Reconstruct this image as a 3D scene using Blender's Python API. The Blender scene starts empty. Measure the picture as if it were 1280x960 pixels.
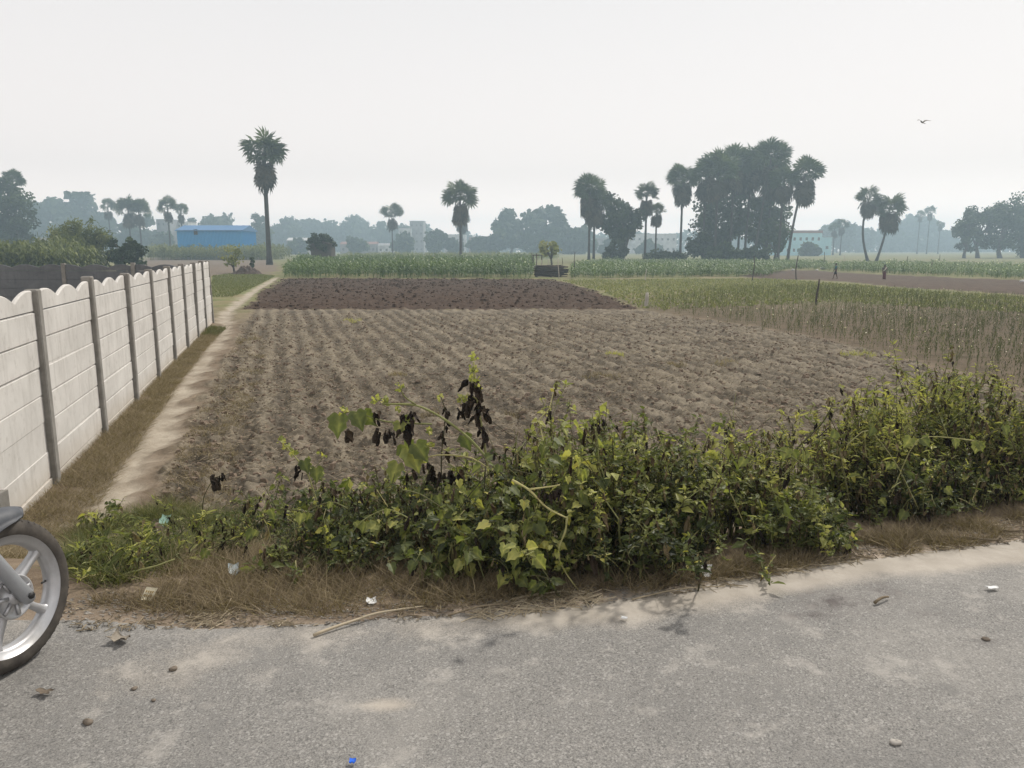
import bpy, math, random
import numpy as np
from mathutils import Vector, Matrix

R = math.radians
rng = np.random.default_rng(11)
random.seed(5)
scene = bpy.context.scene
COL = scene.collection

# ------------------------------------------------------------------ camera
CAMZ = 1.62
FPX = 960.0
PITCH = math.atan((480 - 311) / FPX)
cam_data = bpy.data.cameras.new("camera")
cam_data.sensor_width = 36.0
cam_data.lens = 36.0 * FPX / 1280.0
cam_data.clip_start = 0.05
cam_data.clip_end = 4000
cam = bpy.data.objects.new("camera", cam_data)
cam.location = (0, 0, CAMZ)
cam.rotation_euler = (math.pi / 2 - PITCH, 0, 0)
COL.objects.link(cam)
scene.camera = cam

def ray(px, py):
    u = (px - 640) / FPX
    v = (480 - py) / FPX
    return np.array([u, math.cos(PITCH) + v * math.sin(PITCH), -math.sin(PITCH) + v * math.cos(PITCH)])

def on_z(px, py, z=0.0):
    d = ray(px, py)
    t = (z - CAMZ) / d[2]
    return np.array([0, 0, CAMZ]) + d * t

def at_depth(px, py, Y):
    d = ray(px, py)
    return np.array([0, 0, CAMZ]) + d * (Y / d[1])

# ------------------------------------------------------------------ noise
_tab = np.random.default_rng(77).random((256, 256))

def vnoise(x, y, s=1.0, seed=0):
    x = np.asarray(x, float) / s + seed * 17.31
    y = np.asarray(y, float) / s + seed * 9.77
    xi = np.floor(x).astype(int); yi = np.floor(y).astype(int)
    fx = x - xi; fy = y - yi
    fx = fx * fx * (3 - 2 * fx); fy = fy * fy * (3 - 2 * fy)
    a = _tab[xi & 255, yi & 255]; b = _tab[(xi + 1) & 255, yi & 255]
    c = _tab[xi & 255, (yi + 1) & 255]; d = _tab[(xi + 1) & 255, (yi + 1) & 255]
    return (a * (1 - fx) + b * fx) * (1 - fy) + (c * (1 - fx) + d * fx) * fy - 0.5

def fbm(x, y, s, seed=0, o=3):
    r = 0.0; a = 1.0
    for k in range(o):
        r = r + a * vnoise(x, y, s / 2 ** k, seed + k * 3)
        a *= 0.55
    return r

def sstep(v, a, b):
    t = np.clip((np.asarray(v, float) - a) / (b - a), 0, 1)
    return t * t * (3 - 2 * t)

# ------------------------------------------------------------------ terrain shape
_edge = np.array([on_z(*p)[:2] for p in
                  [(-60, 772), (110, 774), (250, 778), (400, 777), (560, 766), (700, 754), (800, 741), (900, 727), (1050, 704), (1280, 676)]])
_edge = np.vstack([[-9.0, _edge[0, 1] - 0.05], _edge, [9.0, _edge[-1, 1] + (9.0 - _edge[-1, 0]) * 0.30], [60.0, _edge[-1, 1] + 9.0]])

def edge_s(x, y):
    return np.asarray(y, float) - np.interp(x, _edge[:, 0], _edge[:, 1])

def base_z(x, y):
    s = edge_s(x, y)
    z = -0.06 * sstep(s, -0.15, 0.45) - 0.92 * sstep(s, 0.35, 3.4)
    return z - 0.2 * sstep(y, 35, 80)

def on_ground(px, py):
    d = ray(px, py)
    lo, hi = 0.5, 2500.0
    t = lo
    step = 0.02
    o = np.array([0, 0, CAMZ])
    while t < hi:
        p = o + d * t
        if p[2] <= float(base_z(p[0], p[1])):
            a, b = t - step, t
            for _ in range(25):
                m = 0.5 * (a + b); q = o + d * m
                if q[2] <= float(base_z(q[0], q[1])): b = m
                else: a = m
            q = o + d * b
            return q
        step = max(0.02, t * 0.01)
        t += step
    return o + d * 900.0

def poly(pts):
    return np.array([on_ground(*p)[:2] for p in pts])

def sdist(x, y, P):
    """signed distance to polygon, positive inside"""
    x = np.asarray(x, float); y = np.asarray(y, float)
    d2 = np.full(x.shape, 1e18); ins = np.zeros(x.shape, bool)
    n = len(P)
    for i in range(n):
        ax, ay = P[i]; bx, by = P[(i + 1) % n]
        ex, ey = bx - ax, by - ay
        t = np.clip(((x - ax) * ex + (y - ay) * ey) / (ex * ex + ey * ey + 1e-12), 0, 1)
        d2 = np.minimum(d2, (x - ax - t * ex) ** 2 + (y - ay - t * ey) ** 2)
        c = ((ay > y) != (by > y)) & (x < ex * (y - ay) / ((by - ay) if abs(by - ay) > 1e-12 else 1e-12) + ax)
        ins ^= c
    return np.sqrt(d2) * np.where(ins, 1, -1)

def ldist(x, y, L):
    x = np.asarray(x, float); y = np.asarray(y, float)
    d2 = np.full(x.shape, 1e18)
    for i in range(len(L) - 1):
        ax, ay = L[i]; bx, by = L[i + 1]
        ex, ey = bx - ax, by - ay
        t = np.clip(((x - ax) * ex + (y - ay) * ey) / (ex * ex + ey * ey + 1e-12), 0, 1)
        d2 = np.minimum(d2, (x - ax - t * ex) ** 2 + (y - ay - t * ey) ** 2)
    return np.sqrt(d2)

PATH = poly([(60, 690), (118, 640), (152, 600), (188, 550), (216, 505), (246, 460), (272, 425), (283, 403), (280, 394), (290, 384), (312, 367), (332, 355), (346, 347)])
STUB = poly([(120, 690), (175, 640), (222, 545), (268, 470), (300, 408), (316, 387), (800, 387), (900, 402), (1010, 420), (1100, 440), (1180, 462), (1290, 492), (1520, 560), (1700, 700), (640, 720)])
PLOW = poly([(304, 387), (330, 364), (354, 348), (690, 349), (745, 364), (800, 387)])
TRACK = poly([(930, 343), (985, 337), (1120, 344), (1300, 351), (1500, 358), (1500, 380), (1300, 369), (1150, 361), (1040, 351), (930, 347)])
BROWNL = poly([(150, 345), (180, 322), (330, 322), (352, 333), (352, 342), (300, 346)])
LAWN = poly([(262, 372), (266, 345), (300, 341), (344, 345), (322, 357), (292, 371)])
CROPR = poly([(690, 349), (960, 347), (1040, 353), (1150, 363), (1300, 371), (1700, 390), (1700, 640), (1520, 560), (1290, 492), (1180, 462), (1100, 440), (1010, 420), (900, 402), (800, 387), (745, 364)])

ROWA = R(16.6)

def weights(x, y):
    w = {}
    n1 = fbm(x, y, 0.5, 1); n2 = fbm(x, y, 2.5, 5)
    far = np.clip(np.asarray(y, float) / 30, 0.3, 3)
    dp = ldist(x, y, PATH)
    w['path'] = 1 - sstep(dp + n1 * 0.34, 0.08, 0.42)
    w['stub'] = sstep(sdist(x, y, STUB) + n1 * 0.35, -0.1, 0.25) * sstep(edge_s(x, y), 1.1, 2.2)
    w['plow'] = sstep(sdist(x, y, PLOW) + n1 * 0.5 * far, -0.15, 0.25)
    w['track'] = sstep(sdist(x, y, TRACK) + n2 * 1.2, -0.3, 0.6)
    w['brown'] = sstep(sdist(x, y, BROWNL) + n2 * 2.0, -0.5, 1.5)
    w['lawn'] = sstep(sdist(x, y, LAWN) + n2 * 0.8, -0.3, 0.6)
    w['cropr'] = sstep(sdist(x, y, CROPR) + n1 * 0.6 * far, -0.3, 0.4)
    s = edge_s(x, y)
    w['s'] = s
    w['road'] = 1 - sstep(s + n1 * 0.10 + n2 * 0.10, -0.03, 0.05)
    return w

def height(x, y, w=None, fine=True):
    x = np.asarray(x, float); y = np.asarray(y, float)
    if w is None: w = weights(x, y)
    z = base_z(x, y)
    c = x * math.cos(ROWA) + y * math.sin(ROWA)
    l = -x * math.sin(ROWA) + y * math.cos(ROWA)
    off = 1 - w['road']
    cw = c + 0.14 * fbm(x, y, 2.0, 21) + 0.11 * fbm(x, y, 0.4, 22)
    rid = np.sin(cw * 2 * math.pi / 0.50)
    lw = l + 0.9 * fbm(x, y, 3.0, 31)
    cross = np.exp(-((lw % 3.4) - 1.7) ** 2 / 0.05)
    clod = fbm(x, y, 0.30, 41, 4)
    clod2 = np.maximum(fbm(x, y, 0.14, 47, 2), 0.0)
    stub = 0.026 * rid + 0.022 * cross + 0.035 * clod + 0.03 * fbm(x, y, 1.3, 45) + 0.085 * clod2 + 0.075 * fbm(x, y, 0.10, 49, 2)
    plow = 0.16 * fbm(x, y, 0.45, 51, 4) + 0.05 * np.sin(l * 2 * math.pi / 1.1 + 2 * fbm(x, y, 3, 53))
    track = 0.06 * np.sin((y - 0.25 * x) * 2 * math.pi / 2.4) + 0.05 * fbm(x, y, 0.8, 55)
    wst = w['stub'] * (1 - w['path']) * off
    z = z + wst * stub + w['plow'] * (1 - w['path']) * (1 - wst) * plow + w['track'] * track
    z = z + off * (0.014 * fbm(x, y, 0.3, 61, 4) * (1 - wst) + 0.03 * fbm(x, y, 4, 63) * sstep(w['s'], 0.5, 3))
    z = z - 0.05 * w['path'] * off * sstep(w['s'], 0.8, 2)
    z = z + 0.012 * fbm(x, y, 1.2, 65) * w['road']
    return z

def gz(x, y):
    return float(height(np.array([x]), np.array([y]))[0])

# ------------------------------------------------------------------ mesh accumulation
class Geo:
    def __init__(self):
        self.V = []; self.F = []; self.T = []; self.M = []; self.n = 0
    def add(self, V, F, tint=0.5, mat=0):
        V = np.asarray(V, float).reshape(-1, 3)
        self.V.append(V)
        t = np.empty(len(V)); t[:] = tint
        self.T.append(t)
        if isinstance(F, np.ndarray):
            self.F.append((F + self.n)); self.M.append(np.full(len(F), mat))
        else:
            by = {}
            for f in F: by.setdefault(len(f), []).append(f)
            for k, fs in by.items():
                self.F.append(np.array(fs) + self.n); self.M.append(np.full(len(fs), mat))
        self.n += len(V)
        return self
    def inst(self, tpl, M, T, tint=0.5, mat=0):
        V, F = tpl[:2]
        V = np.asarray(V, float); F = np.asarray(F)
        N = len(T)
        if N == 0: return self
        P = np.einsum('nij,vj->nvi', M, V) + T[:, None, :]
        k = len(V)
        FF = (F[None] + (np.arange(N) * k)[:, None, None]).reshape(-1, F.shape[1])
        tint = np.broadcast_to(np.asarray(tint, float), (N,))
        tt = np.repeat(tint, k)
        if len(tpl) > 2: tt = np.clip(tt + np.tile(tpl[2], N) * np.where(tt > .86, .3, 1), 0, 1)
        self.add(P.reshape(-1, 3), FF, tt, mat)
        return self
    def box(self, c, s, rz=0.0, mat=0, tint=0.5, M=None):
        c = np.array(c, float); s = np.array(s, float) / 2
        v = np.array([[i, j, k] for i in (-1, 1) for j in (-1, 1) for k in (-1, 1)], float) * s
        if M is not None: v = v @ np.array(M).T
        elif rz:
            ca, sa = math.cos(rz), math.sin(rz)
            v = v @ np.array([[ca, -sa, 0], [sa, ca, 0], [0, 0, 1]]).T
        self.add(v + c, np.array([[0, 1, 3, 2], [4, 6, 7, 5], [0, 4, 5, 1], [2, 3, 7, 6], [0, 2, 6, 4], [1, 5, 7, 3]]), tint, mat)
        return self
    def tube(self, pts, rad, n=6, mat=0, tint=0.5, cap=True, closed=False, squash=None):
        pts = np.asarray(pts, float); k = len(pts)
        rad = np.broadcast_to(np.asarray(rad, float), (k,))
        if closed:
            tan = np.roll(pts, -1, 0) - np.roll(pts, 1, 0)
        else:
            tan = np.gradient(pts, axis=0)
        tan /= np.linalg.norm(tan, axis=1)[:, None] + 1e-12
        ref = np.array([0, 0, 1.0]) if abs(tan[0, 2]) < 0.9 else np.array([1.0, 0, 0])
        V = []
        a = np.arange(n) * 2 * math.pi / n
        nrm = np.cross(tan[0], ref); nrm /= np.linalg.norm(nrm)
        for i in range(k):
            nrm = nrm - tan[i] * nrm.dot(tan[i]); nrm /= np.linalg.norm(nrm) + 1e-12
            b = np.cross(tan[i], nrm)
            q = 1.0 if squash is None else squash
            V.append(pts[i] + rad[i] * (np.cos(a)[:, None] * nrm + q * np.sin(a)[:, None] * b))
        F = []
        for i in range(k if closed else k - 1):
            i2 = (i + 1) % k
            for j in range(n):
                j2 = (j + 1) % n
                F.append([i * n + j, i * n + j2, i2 * n + j2, i2 * n + j])
        if cap and not closed:
            F.append(list(range(n))[::-1]); F.append([(k - 1) * n + j for j in range(n)])
        self.add(np.concatenate(V), F, tint, mat)
        return self
    def lathe(self, prof, n=24, M=None, c=(0, 0, 0), mat=0, tint=0.5, closed=False):
        """prof: list of (r, h) about local z"""
        prof = np.asarray(prof, float); k = len(prof)
        a = np.arange(n) * 2 * math.pi / n
        V = np.stack([prof[:, 0][:, None] * np.cos(a), prof[:, 0][:, None] * np.sin(a), np.repeat(prof[:, 1][:, None], n, 1)], -1).reshape(-1, 3)
        if M is not None: V = V @ np.array(M).T
        F = []
        for i in range(k if closed else k - 1):
            i2 = (i + 1) % k
            for j in range(n):
                j2 = (j + 1) % n
                F.append([i * n + j, i * n + j2, i2 * n + j2, i2 * n + j])
        self.add(V + np.array(c, float), F, tint, mat)
        return self
    def prism(self, outline, t, M=None, c=(0, 0, 0), mat=0, tint=0.5):
        """closed 2-D outline in local xy, extruded -t/2..t/2 in z"""
        o = np.asarray(outline, float); n = len(o)
        V = np.concatenate([np.c_[o, np.full(n, -t / 2)], np.c_[o, np.full(n, t / 2)]])
        if M is not None: V = V @ np.array(M).T
        F = [list(range(n))[::-1], list(range(n, 2 * n))]
        F += [[i, (i + 1) % n, n + (i + 1) % n, n + i] for i in range(n)]
        self.add(V + np.array(c, float), F, tint, mat)
        return self
    def build(self, name, mats, parent=None, smooth=False, origin=None):
        if not isinstance(mats, (list, tuple)): mats = [mats]
        V = np.concatenate(self.V) if self.V else np.zeros((0, 3))
        me = bpy.data.meshes.new(name)
        o = bpy.data.objects.new(name, me)
        og = np.zeros(3)
        if origin is not None and parent is None:
            og = np.array(origin, float); o.location = og
        V = V - og
        loops = np.concatenate([f.reshape(-1) for f in self.F])
        tot = np.concatenate([np.full(len(f), f.shape[1]) for f in self.F])
        start = np.concatenate([[0], np.cumsum(tot)[:-1]])
        me.vertices.add(len(V)); me.vertices.foreach_set('co', V.astype(np.float32).ravel())
        me.loops.add(len(loops)); me.loops.foreach_set('vertex_index', loops.astype(np.int32))
        me.polygons.add(len(tot)); me.polygons.foreach_set('loop_start', start.astype(np.int32))
        try: me.polygons.foreach_set('loop_total', tot.astype(np.int32))
        except Exception: pass
        for m in mats: me.materials.append(m)
        me.polygons.foreach_set('material_index', np.concatenate(self.M).astype(np.int32))
        me.polygons.foreach_set('use_smooth', np.full(len(tot), smooth))
        at = me.attributes.new('tint', 'FLOAT', 'POINT')
        at.data.foreach_set('value', np.concatenate(self.T).astype(np.float32))
        me.update(calc_edges=True)
        me.validate()
        COL.objects.link(o)
        if parent is not None:
            o.parent = parent
            o.matrix_parent_inverse = parent_world(parent).inverted()
        return o

def parent_world(p):
    """world matrix of an unrotated chain of things"""
    m = Matrix.Identity(4)
    while p is not None:
        m = p.matrix_basis @ m if p.parent is None else p.matrix_parent_inverse @ p.matrix_basis @ m
        p = p.parent
    return m

def tag(o, label=None, cat=None, group=None, kind=None):
    if label: o['label'] = label
    if cat: o['category'] = cat
    if group: o['group'] = group
    o['kind'] = kind or 'thing'
    return o

def thing(name, loc, label, cat, group=None):
    o = bpy.data.objects.new(name, None)
    o.empty_display_size = 0.2
    o.location = loc
    COL.objects.link(o)
    return tag(o, label, cat, group)

def basis(ydir, nrm):
    """stack of 3x3 with columns (side, dir, normal)"""
    y = ydir / (np.linalg.norm(ydir, axis=-1, keepdims=True) + 1e-9)
    x = np.cross(y, nrm); x /= np.linalg.norm(x, axis=-1, keepdims=True) + 1e-9
    z = np.cross(x, y)
    return np.stack([x, y, z], -1)

def rdir(n, g=None):
    v = (g or rng).normal(size=(n, 3))
    return v / np.linalg.norm(v, axis=1)[:, None]

# ------------------------------------------------------------------ materials
def new_mat(name):
    m = bpy.data.materials.new(name); m.use_nodes = True
    nt = m.node_tree; nt.nodes.clear()
    out = nt.nodes.new('ShaderNodeOutputMaterial')
    return m, nt, out

def N(nt, t, **kw):
    n = nt.nodes.new(t)
    for k, v in kw.items():
        if k.startswith('i_'):
            key = k[2:]
            n.inputs[int(key) if key.isdigit() else key.replace('_', ' ')].default_value = v
        else: setattr(n, k, v)
    return n

def ramp(nt, stops, interp='LINEAR'):
    r = nt.nodes.new('ShaderNodeValToRGB')
    e = r.color_ramp.elements
    r.color_ramp.interpolation = interp
    while len(e) > len(stops): e.remove(e[-1])
    while len(e) < len(stops): e.new(0.5)
    for q, (p, c) in zip(e, stops):
        q.position = p; q.color = (*c, 1) if len(c) == 3 else c
    return r

def coord(nt, scale=1.0):
    g = nt.nodes.new('ShaderNodeNewGeometry')
    return g.outputs['Position']

def noise(nt, vec, scale, detail=4, rough=0.6, dist=0.0):
    n = nt.nodes.new('ShaderNodeTexNoise')
    n.inputs['Scale'].default_value = scale; n.inputs['Detail'].default_value = detail
    n.inputs['Roughness'].default_value = rough; n.inputs['Distortion'].default_value = dist
    nt.links.new(vec, n.inputs['Vector'])
    return n.outputs['Fac']

def mixc(nt, fac, a, b, mode='MIX'):
    m = nt.nodes.new('ShaderNodeMix'); m.data_type = 'RGBA'; m.blend_type = mode
    for s, v in ((m.inputs[0], fac), (m.inputs[6], a), (m.inputs[7], b)):
        if hasattr(v, 'is_output'): nt.links.new(v, s)
        elif isinstance(v, (int, float)): s.default_value = v
        else: s.default_value = (*v, 1) if len(v) == 3 else v
    return m.outputs[2]

def math_(nt, op, a, b=0.0, clamp=False):
    m = nt.nodes.new('ShaderNodeMath'); m.operation = op; m.use_clamp = clamp
    for s, v in ((m.inputs[0], a), (m.inputs[1], b)):
        if hasattr(v, 'is_output'): nt.links.new(v, s)
        else: s.default_value = v
    return m.outputs[0]

def maprange(nt, v, a, b, c=0.0, d=1.0):
    m = nt.nodes.new('ShaderNodeMapRange'); m.clamp = True
    nt.links.new(v, m.inputs[0])
    for i, q in enumerate((a, b, c, d)): m.inputs[i + 1].default_value = q
    return m.outputs[0]

def attr(nt, name):
    a = nt.nodes.new('ShaderNodeAttribute'); a.attribute_name = name
    return a.outputs['Fac']

def bump(nt, h, strength, dist):
    b = nt.nodes.new('ShaderNodeBump'); b.inputs['Strength'].default_value = strength; b.inputs['Distance'].default_value = dist
    nt.links.new(h, b.inputs['Height'])
    return b.outputs['Normal']

def finish(nt, out, col, rough=0.9, spec=0.2, nrm=None, metal=0.0):
    p = nt.nodes.new('ShaderNodeBsdfPrincipled')
    if hasattr(col, 'is_output'): nt.links.new(col, p.inputs['Base Color'])
    else: p.inputs['Base Color'].default_value = (*col, 1)
    if hasattr(rough, 'is_output'): nt.links.new(rough, p.inputs['Roughness'])
    else: p.inputs['Roughness'].default_value = rough
    p.inputs['Specular IOR Level'].default_value = spec
    p.inputs['Metallic'].default_value = metal
    if nrm is not None: nt.links.new(nrm, p.inputs['Normal'])
    nt.links.new(p.outputs[0], out.inputs['Surface'])
    return p

def rough_mat(name, a, b, scale=8.0, rough=0.9, spec=0.2, bscale=None, bdist=0.004, bstr=0.6, metal=0.0, stain=None):
    """mottled material between two colours, with a bump"""
    m, nt, out = new_mat(name)
    tc = nt.nodes.new('ShaderNodeTexCoord').outputs['Object']
    f = maprange(nt, noise(nt, tc, scale, 5, 0.65), 0.32, 0.68)
    c = mixc(nt, f, a, b)
    if stain:
        f2 = maprange(nt, noise(nt, tc, scale * 0.22, 4, 0.6, 0.6), 0.5, 0.72)
        c = mixc(nt, f2, c, stain)
    nr = bump(nt, noise(nt, tc, bscale or scale * 6, 4, 0.7), bstr, bdist)
    finish(nt, out, c, rough, spec, nr, metal)
    return m

def leaf_mat(name, stops, trans=0.35, rough=0.6, spec=0.25, var=0.25, nscale=30.0):
    m, nt, out = new_mat(name)
    t = attr(nt, 'tint')
    pos = coord(nt)
    n = noise(nt, pos, nscale, 2, 0.6)
    t2 = math_(nt, 'ADD', t, math_(nt, 'MULTIPLY', math_(nt, 'SUBTRACT', n, 0.5), var), True)
    r = ramp(nt, stops); nt.links.new(t2, r.inputs[0])
    p = nt.nodes.new('ShaderNodeBsdfPrincipled')
    nt.links.new(r.outputs[0], p.inputs['Base Color'])
    p.inputs['Roughness'].default_value = rough; p.inputs['Specular IOR Level'].default_value = spec
    tr = nt.nodes.new('ShaderNodeBsdfTranslucent')
    c2 = mixc(nt, 1.0, r.outputs[0], (1.25, 1.35, 0.7), 'MULTIPLY')
    nt.links.new(c2, tr.inputs['Color'])
    mx = nt.nodes.new('ShaderNodeMixShader'); mx.inputs[0].default_value = trans
    nt.links.new(p.outputs[0], mx.inputs[1]); nt.links.new(tr.outputs[0], mx.inputs[2])
    nt.links.new(mx.outputs[0], out.inputs['Surface'])
    return m

# ------------------------------------------------------------------ world, sun, haze
SUN_EL, SUN_AZ = R(48), R(38)          # azimuth clockwise from +Y (view direction)
world = bpy.data.worlds.new("World"); scene.world = world
world.use_nodes = True
wn = world.node_tree; wn.nodes.clear()
wo = wn.nodes.new('ShaderNodeOutputWorld'); bg = wn.nodes.new('ShaderNodeBackground')
sky = wn.nodes.new('ShaderNodeTexSky'); sky.sky_type = 'NISHITA'; sky.sun_disc = False
sky.sun_elevation = SUN_EL; sky.sun_rotation = SUN_AZ
sky.air_density = 1.0; sky.dust_density = 4.0; sky.ozone_density = 1.0; sky.altitude = 50
bwn = wn.nodes.new('ShaderNodeRGBToBW'); wn.links.new(sky.outputs[0], bwn.inputs[0])
# a high, even cloud veil whitens the sky
mx = wn.nodes.new('ShaderNodeMix'); mx.data_type = 'RGBA'; mx.inputs[0].default_value = 0.92
wn.links.new(sky.outputs[0], mx.inputs[6]); mx.inputs[7].default_value = (8.9, 8.4, 8.1, 1)
tcw = wn.nodes.new('ShaderNodeTexCoord'); sxw = wn.nodes.new('ShaderNodeSeparateXYZ'); wn.links.new(tcw.outputs['Generated'], sxw.inputs[0])
mrw = wn.nodes.new('ShaderNodeMapRange'); mrw.inputs[1].default_value = 0.0; mrw.inputs[2].default_value = 0.30; wn.links.new(sxw.outputs[2], mrw.inputs[0])
mv = wn.nodes.new('ShaderNodeMix'); mv.data_type = 'RGBA'; wn.links.new(mrw.outputs[0], mv.inputs[0])
mv.inputs[6].default_value = (11.2, 10.15, 9.65, 1); mv.inputs[7].default_value = (8.8, 8.52, 8.36, 1)
mr2 = wn.nodes.new('ShaderNodeMapRange'); mr2.inputs[1].default_value = 0.0; mr2.inputs[2].default_value = 0.10; mr2.interpolation_type = 'SMOOTHSTEP'; wn.links.new(sxw.outputs[2], mr2.inputs[0])
mv2 = wn.nodes.new('ShaderNodeMix'); mv2.data_type = 'RGBA'; wn.links.new(mr2.outputs[0], mv2.inputs[0])
mv2.inputs[6].default_value = (17.5, 15.2, 14.0, 1); wn.links.new(mv.outputs[2], mv2.inputs[7])
wn.links.new(mv2.outputs[2], mx.inputs[7])
wn.links.new(mx.outputs[2], bg.inputs[0]); bg.inputs[1].default_value = 0.105
wn.links.new(bg.outputs[0], wo.inputs[0])

sl = bpy.data.lights.new("sun", 'SUN'); sl.energy = 3.4; sl.angle = R(4); sl.color = (1.0, 0.95, 0.87)
so = bpy.data.objects.new("sun", sl); COL.objects.link(so)
sd = Vector((math.sin(SUN_AZ) * math.cos(SUN_EL), math.cos(SUN_AZ) * math.cos(SUN_EL), math.sin(SUN_EL)))
so.rotation_euler = sd.to_track_quat('Z', 'Y').to_euler()
so.location = (20, 20, 80)

hm, hnt, hout = new_mat('haze_air')
hv = hnt.nodes.new('ShaderNodeVolumePrincipled')
hv.inputs['Color'].default_value = (0.65, 0.85, 0.97, 1)
hv.inputs['Density'].default_value = 0.0014
hv.inputs['Anisotropy'].default_value = 0.3
hnt.links.new(hv.outputs[0], hout.inputs['Volume'])
tag(Geo().box((0, 350, 13.5), (1700, 840, 33)).build('haze', hm), 'thin blue grey haze hanging over the fields', 'haze', kind='stuff')

vs = scene.view_settings
vs.view_transform = 'Standard'; vs.look = 'None'; vs.gamma = 1.0; vs.exposure = 0.0; vs.use_curve_mapping = False
cy = scene.cycles
cy.max_bounces = 5; cy.diffuse_bounces = 2; cy.glossy_bounces = 2; cy.transmission_bounces = 4; cy.transparent_max_bounces = 8; cy.volume_bounces = 0
cy.use_denoising = True
cy.caustics_reflective = False; cy.caustics_refractive = False

# ------------------------------------------------------------------ ground surfaces
def earth_mat():
    m, nt, out = new_mat('earth')
    P = coord(nt)
    n_big = noise(nt, P, 0.35, 4, 0.6)
    n_mid = noise(nt, P, 2.2, 5, 0.65)
    n_fin = noise(nt, P, 14.0, 5, 0.7)
    n_vf = noise(nt, P, 60.0, 3, 0.7)
    # straw flecks : stretched noise
    mp = nt.nodes.new('ShaderNodeMapping'); mp.inputs['Scale'].default_value = (9, 46, 20); mp.inputs['Rotation'].default_value = (0, 0, 0.5)
    nt.links.new(P, mp.inputs[0]); st1 = noise(nt, mp.outputs[0], 1.0, 3, 0.7, 1.0)
    mp2 = nt.nodes.new('ShaderNodeMapping'); mp2.inputs['Scale'].default_value = (50, 10, 20); mp2.inputs['Rotation'].default_value = (0, 0, 0.2)
    nt.links.new(P, mp2.inputs[0]); st2 = noise(nt, mp2.outputs[0], 1.0, 3, 0.7, 1.0)
    straw = maprange(nt, math_(nt, 'MAXIMUM', st1, st2), 0.62, 0.72)
    # base earth of the verges
    c = mixc(nt, maprange(nt, n_mid, 0.35, 0.65), (0.135, 0.10, 0.07), (0.23, 0.18, 0.13))
    c = mixc(nt, math_(nt, 'MULTIPLY', straw, 0.5), c, (0.33, 0.26, 0.16))
    # far greenish fields
    gr = mixc(nt, maprange(nt, n_mid, 0.35, 0.65), (0.105, 0.125, 0.045), (0.19, 0.185, 0.085))
    gr = mixc(nt, maprange(nt, n_big, 0.45, 0.65), gr, (0.21, 0.175, 0.10))
    c = mixc(nt, attr(nt, 'w_green'), c, gr)
    # brown far soil
    br = mixc(nt, maprange(nt, n_mid, 0.35, 0.65), (0.13, 0.10, 0.075), (0.19, 0.15, 0.115))
    c = mixc(nt, attr(nt, 'w_brown'), c, br)
    # stubble field
    sb = mixc(nt, maprange(nt, n_fin, 0.38, 0.66), (0.055, 0.046, 0.035), (0.195, 0.165, 0.122))
    sb = mixc(nt, maprange(nt, n_mid, 0.36, 0.66), sb, (0.215, 0.182, 0.136))
    sb = mixc(nt, math_(nt, 'MULTIPLY', maprange(nt, n_big, 0.48, 0.62), 0.30), sb, (0.15, 0.118, 0.082))
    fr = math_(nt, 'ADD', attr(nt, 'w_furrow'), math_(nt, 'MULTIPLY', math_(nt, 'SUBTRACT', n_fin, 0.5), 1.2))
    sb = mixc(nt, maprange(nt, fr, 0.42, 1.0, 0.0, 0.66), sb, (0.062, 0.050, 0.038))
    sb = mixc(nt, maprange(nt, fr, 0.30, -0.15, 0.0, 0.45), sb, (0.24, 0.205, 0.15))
    sb = mixc(nt, math_(nt, 'MULTIPLY', straw, 0.75), sb, (0.42, 0.34, 0.22))
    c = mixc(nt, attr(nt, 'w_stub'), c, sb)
    # ploughed field, dark moist soil
    pl = mixc(nt, maprange(nt, n_mid, 0.35, 0.65), (0.040, 0.025, 0.017), (0.074, 0.049, 0.035))
    pl = mixc(nt, maprange(nt, n_fin, 0.5, 0.72), pl, (0.10, 0.070, 0.051))
    c = mixc(nt, attr(nt, 'w_plow'), c, pl)
    # trodden path, pale dust
    pa = mixc(nt, maprange(nt, n_mid, 0.35, 0.65), (0.27, 0.228, 0.175), (0.41, 0.36, 0.29))
    pa = mixc(nt, math_(nt, 'MULTIPLY', maprange(nt, n_fin, 0.55, 0.7), 0.5), pa, (0.22, 0.17, 0.12))
    c = mixc(nt, attr(nt, 'w_path'), c, pa)
    # dusty sand beside the road
    du = mixc(nt, maprange(nt, n_mid, 0.35, 0.65), (0.31, 0.255, 0.20), (0.41, 0.345, 0.285))
    dw = math_(nt, 'MULTIPLY', attr(nt, 'w_dust'), maprange(nt, n_big, 0.30, 0.55, 0.35, 1.0))
    c = mixc(nt, dw, c, du)
    h = math_(nt, 'ADD', math_(nt, 'MULTIPLY', n_fin, 0.7), math_(nt, 'MULTIPLY', n_vf, 0.3))
    nr = bump(nt, h, 0.8, 0.03)
    finish(nt, out, c, 0.95, 0.1, nr)
    return m

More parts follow.
